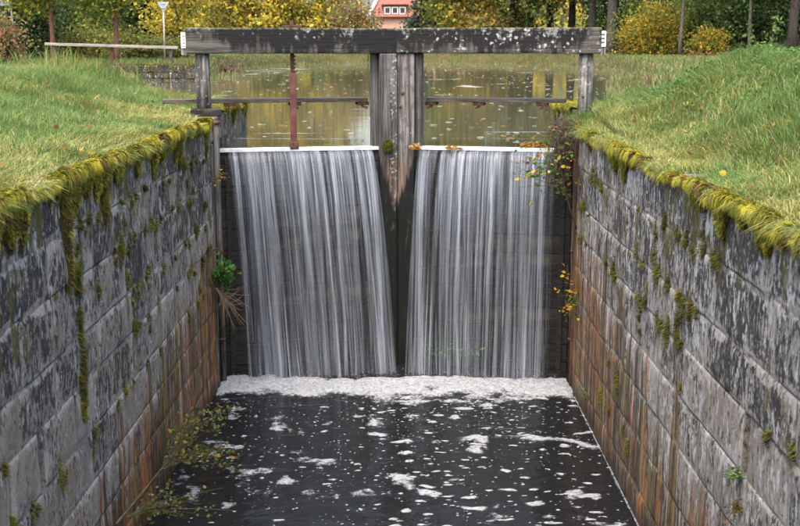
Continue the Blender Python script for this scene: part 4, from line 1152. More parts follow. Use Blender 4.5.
# leafy shrub on the left corner, over a mat of dry roots
c = np.array(at_y(212, 275, 13.85)); c[0] = XL + 0.06
st = [bez(c + (0, 0, -0.25), c + (0.1, -0.05, 0.0), c + (rng.uniform(-0.02, 0.22), rng.uniform(-0.25, 0.15), rng.uniform(0.05, 0.32)), 8) for _ in range(7)]
P = pts_along(st, 150, 0.035, 0.35)
dry = [bez(c + (0, rng.uniform(-.1, .1), -0.15), c + (0.12, rng.uniform(-.2, .2), -0.2 - rng.uniform(0, .3)), c + (rng.uniform(0, 0.42), rng.uniform(-.3, .2), rng.uniform(-0.75, -0.05)), 9) for _ in range(46)]
t = plant('wall_shrub', 'bright green leafy shrub with dry stalks on the left wall corner', 'shrub',
      [(p, np.linspace(0.007, 0.002, len(p))) for p in st], [('foliage', (P, rng.uniform(0.06, 0.11, len(P)), palette(len(P), [(0.05, 0.15, 0.03), (0.08, 0.2, 0.04), (0.13, 0.24, 0.06)]), dict(flat=0.5, aspect=0.7, droop=0.15)))], M['greenstem'], c + (0, 0, -0.25))
V, F, S = tube_np([(p, np.linspace(0.004, 0.0015, len(p))) for p in dry], 4)
tag(link('dry_stalks', mesh_np('dry_stalks', V - np.array(t.location), F, S), M['drystem'], t), kind='stuff')
# small yellow weed near the left crest
c = np.array(at_y(219, 180, 14.05)); c[0] = XL + 0.03
st = [bez(c, c + (0.06, -0.05, 0.03), c + (rng.uniform(0, .25), rng.uniform(-.2, .1), rng.uniform(-.15, .12)), 6) for _ in range(6)]
P = pts_along(st, 40, 0.03)
plant('wall_weed', 'tiny yellow-leaved weed beside the top of the left waterfall', 'weed', [(p, 0.0025) for p in st],
      [('foliage', (P, rng.uniform(0.025, 0.05, len(P)), palette(len(P), [(0.4, 0.3, 0.03), (0.25, 0.25, 0.05), (0.45, 0.16, 0.03)]), {}))], M['twig'], c)
# trailing twig plant at the foot of the left wall
a = np.array(at_x(116, 524, XL + 0.05)); b = np.array(at_x(172, 455, XL + 0.16)); e = np.array(at_y(205, 415, b[1] + 0.9))
main = bez(a, (a + b) / 2 + (0.03, 0, 0.02), b, 10)
st = [main]
for _ in range(18):
    q = b + (main[6] - b) * rng.uniform(0, 0.8)
    tip = np.array(at_y(rng.uniform(160, 245), rng.uniform(398, 470), b[1] + rng.uniform(-0.1, 1.1)))
    tip[0] = max(tip[0], XL + 0.04)
    st.append(bez(q, (q + tip) / 2 + (0, 0, rng.uniform(-.05, .18)), tip, 9))
P = pts_along(st[1:], 620, 0.035, 0.2)
P[:, 0] = np.maximum(P[:, 0], XL + 0.02)
plant('trailing_bramble', 'thin olive branch with small leaves leaning over the water by the left wall', 'bramble',
      [(main, np.linspace(0.012, 0.008, 10))] + [(p, np.linspace(0.0032, 0.001, len(p))) for p in st[1:]],
      [('foliage', (P, rng.uniform(0.025, 0.065, len(P)), palette(len(P), [(0.10, 0.12, 0.03), (0.17, 0.18, 0.05), (0.24, 0.19, 0.05), (0.07, 0.1, 0.03)]), dict(flat=0.5)))], M['greenstem'], a)
a = np.array(at_x(120, 521, XL + 0.05))
st = [bez(a, a + (0.25, 0.1, 0.12), np.array(at_y(rng.uniform(165, 245), rng.uniform(478, 522), a[1] + rng.uniform(-0.1, 0.5))), 9) for _ in range(12)]
for s_ in st: s_[:, 2] = np.maximum(s_[:, 2], ZLOW + 0.02)
P = pts_along(st, 150, 0.03, 0.35); P[:, 2] = np.maximum(P[:, 2], ZLOW + 0.02)
plant('trailing_bramble', 'lowest leafy twig spreading over the water at the bottom left corner', 'bramble', [(p, np.linspace(0.004, 0.0012, len(p))) for p in st],
      [('foliage', (P, rng.uniform(0.025, 0.06, len(P)), palette(len(P), [(0.10, 0.12, 0.03), (0.20, 0.2, 0.05), (0.07, 0.09, 0.03)]), dict(flat=0.5)))], M['greenstem'], a)
# sapling growing out of the right wall end, arching up over the crest
r0 = np.array(at_y(584, 229, 14.0)); r0[0] = min(r0[0], XR - 0.0)
m1 = np.array(at_y(562, 178, 13.8)); tp = np.array(at_y(557, 112, 13.9))
main = bez(r0, m1 + (-0.06, 0, 0), tp, 16)
st = [main]
for _ in range(24):
    q = main[rng.integers(5, 15)]
    tip = np.array(at_y(rng.uniform(508, 588), rng.uniform(88, 205), 13.8 + rng.uniform(-0.3, 0.7)))
    st.append(bez(q, (q + tip) / 2 + (0, 0, rng.uniform(-.04, .10)), tip, 8))
P = pts_along(st[1:], 250, 0.03, 0.3)
plant('sapling', 'thin dark sapling with sparse green and yellow leaves arching over the right crest', 'sapling',
      [(main, np.linspace(0.013, 0.006, 16))] + [(p, np.linspace(0.0045, 0.0015, len(p))) for p in st[1:]],
      [('foliage', (P, rng.uniform(0.035, 0.085, len(P)), palette(len(P), [(0.07, 0.15, 0.03), (0.14, 0.2, 0.05), (0.42, 0.32, 0.04), (0.40, 0.16, 0.04)], (4, 3, 2, 1.2)), dict(flat=0.5, droop=0.2)))], M['twig'], r0)
# brown root curtain on the right corner
c = np.array(at_y(568, 112, 14.05)); c[0] = XR - 0.06; c[2] = -0.02
st = []
for _ in range(150):
    q = c + (rng.uniform(-0.10, 0.06) - 0.1 * rng.uniform(0, 1) ** 3, rng.uniform(-0.12, 0.8), rng.uniform(-.35, .05))
    st.append((bez(q, q + (rng.uniform(-.18, -.02), rng.uniform(-.1, .05), rng.uniform(-.2, .05)), q + (rng.uniform(-.2, 0), rng.uniform(-.15, .1), -rng.uniform(0.15, 0.75)), 7), np.linspace(0.005, 0.0015, 7)))
V, F, S = tube_np(st, 4)
t = empty('root_curtain', c, 'brown dry roots hanging over the right gate recess', 'roots')
tag(link('root_strands', mesh_np('root_strands', V - c, F, S), M['twig'], t), kind='stuff')
P = np.array([p[rng.integers(2, 7)] for p, _ in st for _ in range(4)]) + rng.normal(0, 0.03, (600, 3))
V, F, S, Cc = leaves_np(P, rng.uniform(0.02, 0.05, 600), palette(600, [(0.07, 0.045, 0.025), (0.12, 0.08, 0.045), (0.10, 0.10, 0.03)]))
tag(link('withered_leaves', mesh_np('withered_leaves', V - c, F, S, Cc), M['leaf'], t), kind='stuff')
# yellow-leaved weed low on the right corner
c = np.array(at_y(579, 300, 13.95)); c[0] = XR - 0.02
st = [bez(c, c + (-0.08, -0.1, 0.05), np.array(at_y(rng.uniform(556, 584), rng.uniform(262, 325), 13.7 + rng.uniform(-.2, .2))), 7) for _ in range(14)]
P = pts_along(st, 40, 0.02, 0.7); P2 = pts_along(st, 110, 0.05, 0.1) + (0.05, 0, -0.08)
plant('wall_weed', 'yellow-leaved weed over a green tuft on the right wall corner, halfway down', 'weed', [(p, 0.003) for p in st],
      [('yellow_leaves', (P, rng.uniform(0.04, 0.075, 40), palette(40, [(0.55, 0.38, 0.02), (0.5, 0.28, 0.02)]), {})),
       ('green_leaves', (P2, rng.uniform(0.025, 0.05, 110), palette(110, [(0.08, 0.14, 0.03), (0.13, 0.17, 0.04)]), {}))], M['twig'], c)
# tufts in cracks of the right wall
for (u, v, lab, h) in ((741, 480, 'green tuft growing in the vertical slot of the right wall', 0.16), (588, 398, 'small green tuft near the water on the right wall', 0.14),
                       (741, 512, 'rusty withered tuft below the slot in the right wall', 0.12)):
    c = np.array(at_x(u, v, XR - 0.01))
    st = [bez(c, c + (-0.04, 0, 0.05), c + (rng.uniform(-.12, -.01), rng.normal(0, .06), rng.uniform(-.4, 1) * h), 6) for _ in range(12)]
    P = pts_along(st, 70, 0.015, 0.2)
    pal = [(0.09, 0.2, 0.05), (0.14, 0.25, 0.07)] if 'rusty' not in lab else [(0.2, 0.09, 0.03), (0.12, 0.13, 0.03)]
    plant('crack_tuft', lab, 'weed', [(p, 0.0025) for p in st], [('foliage', (P, rng.uniform(0.02, 0.04, 70), palette(70, pal), {}))], M['greenstem'], c)
# green ferny growth on the gate behind the right fall, moss pad on the meeting posts, leaves caught on the crest
c = np.array(at_y(455, 350, 15.0))
n = 150; P = np.stack([rng.normal(c[0], 0.22, n), rng.normal(c[1] - 0.02, 0.03, n), rng.normal(c[2], 0.035, n)], 1)
t = empty('gate_fern', c, 'bright green growth on the gate planks behind the right waterfall', 'weed')
V, F, S, Cc = leaves_np(P, rng.uniform(0.04, 0.09, n), palette(n, [(0.04, 0.10, 0.015), (0.07, 0.14, 0.02)]), droop=0.3)
tag(link('foliage', mesh_np('foliage', V - c, F, S, Cc), M['leaf'], t), kind='stuff')
c = np.array(at_y(388, 146, 15.12)); n = 900
a = rng.normal(size=(n, 3)); a /= np.linalg.norm(a, axis=1, keepdims=True)
P = c + a * (0.055, 0.05, 0.075)
V, F, S, Cc = blades_np(P, np.full(n, 0.022), a * 0.3, 0.003, palette(n, [(0.14, 0.14, 0.02), (0.09, 0.1, 0.015)]), up=a)
sph = bmesh.new(); bmesh.ops.create_icosphere(sph, subdivisions=2, radius=1.0)
for v_ in sph.verts: v_.co = Vector((v_.co.x * 0.055, v_.co.y * 0.05, v_.co.z * 0.075))
t = empty('moss_pad', c, 'round green moss pad on the centre posts at the crest', 'moss')
me = mesh_np('fibres', V - c, F, S, Cc); link('fibres', me, M['moss'], t)['kind'] = 'stuff'
core = from_bm('cushion', sph, mat_simple('moss_core', (0.05, 0.05, 0.012), (0.09, 0.09, 0.015), 20, 0.95, 0.1, 0.005), t, None, True)
for (u0, u1, v, lab, k) in ((412, 420, 149, 'brown leaves caught beside the centre post at the right crest', 22), (446, 460, 152, 'orange leaves caught on the right crest lip', 26), (523, 545, 145, 'heap of orange leaves caught at the right end of the crest', 90)):
    P = np.array([at_y(rng.uniform(u0, u1), v + rng.normal(0, 1.2), 15.05) for _ in range(k)])
    P[:, 1] += rng.normal(0, 0.05, k); P[:, 2] = np.clip(P[:, 2], -0.44, -0.34)
    c = P.mean(0); c[2] = -0.43
    V, F, S, Cc = leaves_np(P, rng.uniform(0.05, 0.09, k), palette(k, [(0.36, 0.17, 0.04), (0.26, 0.12, 0.04), (0.4, 0.26, 0.05)]), 0.2)
    tag(link('caught_leaves', mesh_np('caught_leaves', V - c, F, S, Cc), M['leaf'], None, Vector(c)), lab, 'leaves', kind='stuff')

# ------------------------------------------------------------------ trees and bushes
YEL = [(0.66, 0.48, 0.05), (0.55, 0.45, 0.08), (0.70, 0.50, 0.05), (0.36, 0.35, 0.08)]
GRN = [(0.075, 0.125, 0.03), (0.11, 0.165, 0.04), (0.15, 0.19, 0.045), (0.26, 0.24, 0.05)]
DRK = [(0.03, 0.06, 0.022), (0.045, 0.08, 0.026), (0.07, 0.105, 0.035)]
OLV = [(0.22, 0.21, 0.07), (0.29, 0.26, 0.075), (0.16, 0.18, 0.06), (0.38, 0.30, 0.07)]
YGR = [(0.18, 0.24, 0.04), (0.26, 0.28, 0.04), (0.11, 0.17, 0.03), (0.36, 0.3, 0.04)]
ORG = [(0.42, 0.22, 0.05), (0.45, 0.30, 0.05), (0.32, 0.17, 0.05), (0.2, 0.17, 0.05)]
RED = [(0.25, 0.13, 0.06), (0.2, 0.16, 0.05), (0.17, 0.17, 0.05), (0.3, 0.16, 0.08)]
def tree_proto(H, cb, cr, tr, nleaf, lsize, cols, bark, seed, w=None, lean=0.0, conifer=False):
    """returns (trunk mesh, crown mesh): a tapered trunk with limbs, leaves in clumps round the limb ends"""
    r = np.random.default_rng(seed)
    top = H * 0.88
    n = 12
    tz = np.linspace(0, top, n)
    wob = np.cumsum(r.normal(0, 0.02 * H / n, (n, 2)), 0)
    trunk = np.stack([wob[:, 0] + lean * tz, wob[:, 1], tz], 1); trunk[0, :2] = 0
    rad = tr * (1 - tz / top) ** 0.8 + 0.02
    rad[0] *= 1.35
    paths = [(trunk, rad)]; cl = []
    nl = 26 if not conifer else 40
    for k in range(nl):
        zt = cb + (H - cb) * ((k + r.uniform(0, 1)) / nl) ** 0.9 * 0.95
        z0 = max(cb * 0.7, zt - r.uniform(0.3, 1.2)); z0 = min(z0, top * 0.97)
        i = np.interp(z0, tz, np.arange(n)); b = trunk[int(i)] * (1 - i % 1) + trunk[min(int(i) + 1, n - 1)] * (i % 1)
        a = r.uniform(0, 2 * np.pi); q = (zt - cb) / (H - cb)
        prof = np.sqrt(max(0.05, 1 - (1.7 * q - 0.7) ** 2)) if not conifer else (1.05 - q)
        rr = cr * prof * r.uniform(0.45, 1.05)
        tip = np.array([b[0] + rr * np.cos(a), b[1] + rr * np.sin(a), zt + (r.uniform(-0.3, 0.3) if not conifer else -0.25 * rr)])
        mid = (b + tip) / 2 + (0, 0, 0.12 * rr)
        P = bez(b, mid, tip, 6)
        r0 = max(0.02, tr * 0.34 * (1 - q * 0.7))
        paths.append((P, np.linspace(r0, 0.012, 6)))
        for f in (0.45, 0.75, 1.0):
            cl.append(P[int(f * 5)])
    V, F, S = tube_np(paths, 8)
    tm = mesh_np('trunk', V, F, S, smooth=True)
    cl = np.array(cl)
    k = r.integers(0, len(cl), nleaf)
    sc = cr * 0.22
    P = cl[k] + r.normal(0, 1, (nleaf, 3)) * (sc, sc, sc * 0.75)
    P = P[(P[:, 2] > cb * 0.6)]
    # colour by clump, so that whole boughs turn
    clc = r.choice(len(cols), len(cl), p=None if w is None else np.array(w) / np.sum(w))
    kk = k[:len(P)]
    base = np.array(cols)[np.where(r.uniform(0, 1, len(P)) < 0.6, clc[kk], r.integers(0, len(cols), len(P)))]
    C = np.clip(base * r.uniform(0.65, 1.35, (len(P), 1)) * r.uniform(0.9, 1.1, (len(P), 3)), 0.005, 0.8)
    V, F, S, Cc = cards_np(P, r.uniform(0.6, 1.4, len(P)) * lsize, C)
    cm = mesh_np('crown', V, F, S, Cc)
    tm.materials.append(M[bark]); cm.materials.append(M['leaf'])
    return tm, cm
PROTO = {}
def tree(u, y, key, args, label, scale=1.0, rz=None, cat='tree', name='autumn_tree', group=None, x=None):
    if key not in PROTO: PROTO[key] = tree_proto(*args)
    tm, cm = PROTO[key]
    xx = X(u, y) if x is None else x
    z = float(ground_z(np.array([xx]), np.array([y]))[0]) - 0.05
    t = empty(name, (xx, y, z), label, cat, group, random.uniform(0, 6.28) if rz is None else rz)
    t.scale = (scale,) * 3
    link('trunk', tm, None, t); link('crown', cm, None, t)
    return t
def bush(u, y, w, h, n, lsize, cols, label, name='bush', weights=None, zoff=0.0, cat='bush', dense=0.5, x=None):
    xx = X(u, y) if x is None else x
    z = float(ground_z(np.array([xx]), np.array([y]))[0]) - 0.03 + zoff
    r = rng
    a = r.normal(size=(n, 3)); a /= np.linalg.norm(a, axis=1, keepdims=True)
    rad = r.uniform(0, 1, n) ** dense
    P = a * rad[:, None]
    lump = 0.30 + 1.35 * fbm(a[:, 0] * 3.0 + u, a[:, 1] * 3.0 + y, a[:, 2] * 3.0, 3)
    lump = lump * np.where(r.uniform(0, 1, n) < 0.12, r.uniform(1.0, 1.5, n), 1)
    P = P * lump[:, None] * (w / 2, w / 2 * 0.8, h * 0.55) + (0, 0, h * 0.5)
    P = P[P[:, 2] > 0.02]
    cols_ = np.array(cols); hue = fbm(P[:, 0] * 1.5, P[:, 1] * 1.5, P[:, 2] * 1.5 + u, 2)
    C = palette(len(P), cols, weights, 0.35)
    V, F, S, Cc = cards_np(P, r.uniform(0.6, 1.4, len(P)) * lsize, C)
    t = empty(name, (xx, y, z), label, cat)
    link('foliage', mesh_np('foliage', V, F, S, Cc), M['leaf'], t)
    st = []
    for _ in range(9):
        ang = random.uniform(0, 6.28); rr = random.uniform(0.1, 0.42)
        e = np.array([math.cos(ang) * rr * w, math.sin(ang) * rr * w * 0.8, h * random.uniform(0.5, 0.9)])
        st.append((bez((random.uniform(-.1, .1), random.uniform(-.1, .1), 0), e * (0.4, 0.4, 0.6), e, 6), np.linspace(0.035, 0.01, 6)))
    V, F, S = tube_np(st, 5)
    link('stems', mesh_np('stems', V, F, S, smooth=True), M['bark_dark'], t)
    return t
random.seed(3)
# left bank, beyond the quay
YM = (8, 2.6, 2.4, 0.10, 9500, 0.17, YGR, 'bark_red', 41)
tree(53, 50, 'young_l', (8, 2.8, 2.4, 0.105, 9000, 0.17, YGR, 'bark_red', 40), 'young yellow-green maple with brown trunk rising behind the left end of the rail')
tree(116, 50.5, 'young_r', YM, 'young yellow-green maple with red-brown trunk behind the middle of the rail')
bush(30, 56, 3.6, 4.6, 8000, 0.15, DRK, 'tall dark green bush left of the brown maple trunk')
bush(4, 38, 2.2, 1.9, 1500, 0.11, RED, 'brownish withered shrub at the left edge of the picture', dense=0.8)
bush(8, 30, 1.2, 0.9, 500, 0.09, RED, 'low reddish-brown weeds in front of the withered shrub at the left edge', dense=0.8)
bush(36, 36, 1.6, 1.0, 800, 0.09, [(0.2, 0.17, 0.1), (0.14, 0.15, 0.07)], 'grey-brown dry bush below the left end of the rail', dense=0.8)
for (u, y, w, h, lab) in ((75, 58, 3.4, 1.9, 'weedy yellow-green thicket between the two maple trunks'), (98, 60, 3, 1.8, 'weedy yellow-green thicket just left of the red maple trunk'),
                          (130, 57, 3.2, 1.7, 'yellow-green thicket right of the red maple trunk'), (150, 56, 2.6, 1.3, 'low olive thicket left of the triangular sign'),
                          (172, 58, 2.0, 1.2, 'low olive thicket right of the triangular sign')):
    bush(u, y, w, h, 1500, 0.16, [(0.20, 0.21, 0.05), (0.27, 0.25, 0.06), (0.13, 0.16, 0.04)], lab, 'thicket', dense=0.7)
for (u, y, w, h, lab) in ((65, 70, 7, 5.5, 'mid-green wood edge bush behind the brown maple trunk'), (100, 74, 7, 6, 'mid-green wood edge bush behind the red maple trunk')):
    bush(u, y, w, h, 3600, 0.28, GRN, lab)
tree(142, 62, 'spruce_l', (13, 0.8, 2.6, 0.2, 9000, 0.26, DRK, 'bark_dark', 51, None, 0, True), 'dark green conifer left of the triangular sign', name='conifer')
tree(160, 66, 'spruce_l', None, 'dark green conifer directly behind the triangular sign', 0.9, name='conifer')
tree(176, 60, 'maple_y', (8, 1.7, 2.3, 0.09, 7500, 0.18, YEL, 'bark', 52), 'yellow maple between the triangular sign and the left beam end')
# far wood across the basin
BIR = (12, 1.8, 2.7, 0.15, 4200, 0.32, YEL + OLV, 'bark', 61)
BIR2 = (11, 2.2, 2.8, 0.17, 4200, 0.32, YEL + OLV[:2], 'bark', 62)
for i, (u, y, k, lab) in enumerate(((193, 100, 1, 'yellow birch above the left end of the beam'), (214, 108, 0, 'yellow birch above the left round post'),
        (232, 103, 1, 'yellow birch next right of the one above the round post'), (252, 106, 0, 'bright yellow birch above the left third of the beam'),
        (272, 102, 1, 'bright yellow birch just left of the red rack bar'), (292, 107, 0, 'yellow birch straight above the red rack bar'),
        (312, 104, 1, 'yellow birch just right of the red rack bar'), (332, 109, 0, 'yellow birch left of the russet round bush'))):
    tree(u, y, 'birch%d' % k, BIR if k == 0 else BIR2, lab, random.uniform(0.85, 1.1), name='birch')
bush(268, 101, 4, 2.6, 1800, 0.28, GRN, 'green undergrowth below the birches left of the red rack bar')
bush(225, 99, 5, 2.0, 1600, 0.28, OLV, 'olive undergrowth below the birches above the round post')
bush(354, 99, 4.6, 4.4, 4200, 0.24, RED + OLV[:2], 'russet and olive round bush left of the red-roofed house')
bush(226, 54, 1.9, 1.25, 1500, 0.10, [(0.24, 0.15, 0.09), (0.2, 0.16, 0.08), (0.15, 0.1, 0.06)], 'reddish-brown dry bush on the shore right of the left round post', dense=0.7)
tree(424, 112, 'grey_conifer', (15, 1.0, 1.7, 0.2, 9000, 0.30, [(0.06, 0.08, 0.06), (0.10, 0.12, 0.09), (0.08, 0.10, 0.07)], 'bark', 71, None, 0, True), 'grey-green conifer hiding the right side of the house', name='conifer')
tree(438, 118, 'grey_conifer', None, 'second grey-green conifer, right of the one beside the house', 1.1, name='conifer')
tree(452, 104, 'willow', (11, 0.9, 3.4, 0.2, 6500, 0.32, YGR + GRN, 'bark', 72), 'pale green tree above the beam right of the house')
tree(472, 101, 'gold', (12, 1.2, 3.5, 0.2, 6500, 0.34, [(0.40, 0.30, 0.03), (0.34, 0.24, 0.03), (0.2, 0.2, 0.04), (0.28, 0.26, 0.05)], 'bark', 73), 'golden olive tree above the right half of the beam')
bush(490, 99, 4.5, 3.6, 2600, 0.26, RED + OLV, 'pinkish brown bush right of the golden tree')
tree(512, 100, 'linden', (14, 1.6, 3.6, 0.26, 6500, 0.34, GRN + OLV[:1], 'bark_dark', 74), 'dull green tree left of the dark leaning trunks')
# the big trunks on the right shore
BIG = lambda s, b, lean=0.0, cols=GRN + OLV: (17, 6.0, 5.0, 0.40, 10000, 0.32, cols, b, s, None, lean)
tree(530, 106, 'big_a', BIG(81, 'bark_dark', 0, ORG), 'orange-leaved tree with dark trunk above the right half of the beam', 0.9, 0)
tree(550, 102, 'big_b', BIG(82, 'bark_dark', -0.03, ORG + YEL[:2]), 'orange-leaved tree with leaning dark trunk, second from the left of the big trunks', 0.9, 0)
tree(572, 101, 'big_c', BIG(83, 'bark_dark', 0.0, YEL[:3] + GRN[2:]), 'big tree with straight brown-grey trunk above the right round post', 0.95, 0)
tree(593, 95, 'big_d', BIG(84, 'bark', 0.0, GRN + YEL[:1]), 'big tree with mossy grey trunk just left of the beam end', 0.95, 0)
tree(611, 88, 'big_e', BIG(85, 'bark', 0.0, GRN), 'thickest grey trunk standing right beside the right beam end', 1.1, 0)
# the dark wood edge on the right
YB = [(0.42, 0.30, 0.03), (0.45, 0.26, 0.03), (0.22, 0.24, 0.04), (0.12, 0.17, 0.03)]
bush(636, 80, 3.2, 2.9, 3200, 0.16, YB, 'small yellow bush right of the thickest trunk')
bush(657, 78, 4.2, 3.6, 6000, 0.16, YB, 'large yellow bush on the right between the thick trunk and the slim pale trunk')
bush(692, 80, 4.2, 4.4, 5000, 0.16, [(0.2, 0.22, 0.04), (0.3, 0.26, 0.04), (0.1, 0.15, 0.03)], 'yellow-green bush right of the slim pale trunk')
bush(708, 74, 3.0, 1.9, 2600, 0.15, YB, 'low orange-yellow bush at the foot of the dark wood on the right')
for (u, y, w, h, lab) in ((628, 98, 8, 8, 'deep green thicket behind the thickest trunk'), (660, 95, 8, 8, 'deep green thicket behind the large yellow bush'),
                          (700, 90, 8, 8, 'deep green thicket in the middle of the right wood'), (728, 78, 6.5, 5.5, 'green leafy bush overhanging the right bank'),
                          (752, 80, 6, 5.8, 'green leafy bush behind the broad-leaved young tree'), (785, 76, 7, 6.5, 'dark leafy bush at the right edge of the picture'),
                          (815, 78, 7, 7, 'dark leafy bush just beyond the right edge')):
    bush(u, y, w * 1.25, h * 1.1, 9000, 0.2, GRN[:3] + DRK[2:] if 'green leafy' in lab else DRK + GRN[:2], lab)
SLIM = (14, 5.5, 2.4, 0.10, 3000, 0.26, GRN, 'bark', 91, None, 0.03)
for (u, y, w, h, pal, lab) in ((645, 84, 5, 5.5, GRN, 'loose green bush behind the large yellow bush'), (676, 86, 5, 6, GRN[:2] + YB[:1], 'loose yellow-flecked bush above the gap between the yellow bushes'),
                               (718, 82, 5, 6.5, GRN + YB[1:2], 'loose green and orange bush right of the slim trunk'), (768, 84, 5.5, 6, GRN[:3], 'loose green bush behind the young sapling')):
    bush(u, y, w, h, 5000, 0.18, pal, lab, dense=0.7)
SLIMD = (15, 6.5, 3.0, 0.2, 4000, 0.26, GRN + DRK, 'bark_dark', 92)
tree(680, 74, 'slim', SLIM, 'slim pale trunk standing alone before the right wood', 1.0, 0, name='slim_tree')
tree(662, 84, 'slimd', SLIMD, 'dark trunk above the large yellow bush', 1.0, 0, name='slim_tree')
tree(749, 74, 'slim', None, 'slim pale trunk behind the green bushes near the right edge', 1.0, 2.0, name='slim_tree')
tree(720, 92, 'slimd', None, 'dark trunk deep in the right wood', 1.0, 1.0, name='slim_tree')
tree(792, 70, 'slimd', None, 'broad dark trunk at the right edge of the picture', 1.5, 4.0, name='slim_tree')
# young broad-leaved tree in front of the right wood
yb = 24.0; c = np.array((X(768, yb), yb, 0.0)); c[2] = float(ground_z(c[:1], c[1:2])[0])
st = []
for k in range(11):
    e = np.array(at_y(rng.uniform(742, 800), rng.uniform(8, 58), yb + rng.uniform(-.5, .5)))
    b0 = c + (rng.normal(0, .25), rng.normal(0, .1), 0)
    st.append(bez(b0, (b0 * 0.5 + e * 0.5) + (0, 0, 0.15), e, 8))
P = pts_along(st, 230, 0.06, 0.3)
plant('young_tree', 'young sapling with large pale green leaves on the right bank before the dark wood', 'sapling', [(p, np.linspace(0.012, 0.004, len(p))) for p in st],
      [('foliage', (P, rng.uniform(0.07, 0.14, len(P)), palette(len(P), [(0.14, 0.22, 0.05), (0.22, 0.3, 0.08), (0.1, 0.16, 0.04)]), dict(flat=0.6, aspect=0.65)))], M['twig'], c)
# woodland behind everything, one mass
def woodland():
    parts = []
    for k in range(90):
        a = -0.62 + 1.24 * k / 89
        y = random.uniform(150, 190); x = a * y * 1.2
        if 80 < 0 and k: pass
        h = random.uniform(6, 10.5); w = random.uniform(5, 8); n = 700
        if -14 < x * 125 / y < 6: h *= 0.7
        q = rng.normal(size=(n, 3)); q /= np.linalg.norm(q, axis=1, keepdims=True)
        q *= rng.uniform(0.3, 1, (n, 1)) ** 0.5
        P = q * (w * 0.6, w * 0.6, h * 0.5) + (x, y, h * 0.5)
        pal = random.choice([GRN, OLV, YEL + OLV, DRK + GRN, OLV])
        parts.append(cards_np(P, rng.uniform(0.5, 1.1, n), palette(n, pal, None, 0.3)))
    V, F, S, Cc = join_np(parts)
    tag(link('far_woodland', mesh_np('far_woodland', V, F, S, Cc), M['leaf']), 'hazy autumn wood closing the view behind the basin', 'woodland', kind='stuff')
woodland()
# side woods that continue past the picture
for i, x_ in enumerate((-34, -42, 40, 48)):
    tree(0, 60 + i * 6, 'big_e' if x_ > 0 else 'linden', None, ['tall tree far out to the left', 'outermost tree to the left', 'tall tree beyond the right wood', 'outermost tree to the right'][i], 1.0, x=x_)

# ------------------------------------------------------------------ house
hy = 128.0
hx0, hx1 = X(371, hy), X(371, hy) + 11.0
h = empty('house', ((hx0 + hx1) / 2, hy + 3, 0.2), 'salmon house with red tiled roof and white dormer windows across the basin', 'house')
hl = np.array(h.location)
ez = float(at_y(385, 17, hy).z); ridge = ez + 5.2
w2 = (hx1 - hx0) / 2
b = box_bm(hx1 - hx0 - 0.4, 7.0, ez - 0.2, 0.02)
from_bm('wall', b, M['salmon'], h, (0, 0.35, (ez - 0.2) / 2))
bm = bmesh.new()
E = [(-w2 - 0.2, -3.7, ez - 0.2), (w2 + 0.2, -3.7, ez - 0.2), (w2 + 0.2, 4.3, ez - 0.2), (-w2 - 0.2, 4.3, ez - 0.2), (-w2 + 2.4, 0.3, ridge), (w2 - 2.4, 0.3, ridge)]
vs_ = [bm.verts.new(e) for e in E]
for f in ((0, 1, 5, 4), (1, 2, 5), (2, 3, 4, 5), (3, 0, 4), (3, 2, 1, 0)): bm.faces.new([vs_[i] for i in f])
roof = from_bm('roof', bm, M['roof'], h)
tube_obj('barge_board', [([(-w2 - 0.22, -3.75, ez - 0.15), (-w2 + 2.38, 0.25, ridge + 0.06)], 0.22)], M['white'], h, 6)
dm = empty('dormer', (0, 0, 0)); bpy.data.objects.remove(dm)
d0 = at_y(395, 10.5, hy)
dx = d0.x - hl[0]; dz = d0.z - 0.2
dob = from_bm('dormer', box_bm(2.7, 2.2, 1.15, 0.02), M['roof'], h, (dx, -2.35, dz))
from_bm('dormer_roof', box_bm(3.1, 2.6, 0.14, 0.02), M['roof'], h, (dx, -2.42, dz + 0.65))
for k in (-0.85, 0.0, 0.85):
    wf = from_bm('window', box_bm(0.72, 0.06, 0.8, 0.01), M['white'], h, (dx + k, -3.49, dz - 0.02))
    from_bm('pane', box_bm(0.5, 0.03, 0.58, 0), M['glass'], wf, (0, -0.025, 0))
for k in (-4.2, -2.4, 1.2, 3.2):
    wf = from_bm('window', box_bm(1.0, 0.06, 1.3, 0.01), M['white'], h, (k, -3.18, 1.9))
    for sx in (-0.22, 0.22): from_bm('pane', box_bm(0.38, 0.03, 1.1, 0), M['glass'], wf, (sx, -0.025, 0))
dr_ = from_bm('door', box_bm(1.0, 0.06, 2.1, 0.01), M['rust'], h, (-0.5, -3.18, 1.05))
from_bm('handle', box_bm(0.12, 0.06, 0.03, 0.005), M['greysteel'], dr_, (0.36, -0.05, 0))

# ------------------------------------------------------------------ left shore furniture
# rail on posts
p0, p1 = at_y(45, 44.0, 47.0), at_y(178, 47.8, 46.4)
rt = empty('barrier_rail', ((p0.x + p1.x) / 2, 46.7, 0.2), 'long pale wooden barrier rail across the left shore', 'barrier')
rl = np.array(rt.location)
dv = p1 - p0
b = box_bm(dv.length, 0.10, 0.115, 0.015, (14, 0, 0), 0.012, 2)
o = from_bm('rail', b, M['rail'], rt, (p0 + p1) / 2 - Vector(rl))
o.rotation_euler = (0, -math.asin(dv.z / dv.length), math.atan2(dv.y, dv.x))
for f in (0.06, 0.5, 0.94):
    p = p0 + dv * f; gz = float(ground_z(np.array([p.x]), np.array([p.y]))[0])
    b = box_bm(0.12, 0.12, p.z - gz, 0.015, (0, 0, 3), 0.008, 4)
    from_bm('post', b, M['rust'] if f == 0.5 else M['bark'], rt, (p.x - rl[0], p.y - rl[1] + 0.121, (p.z + gz) / 2 - rl[2]))
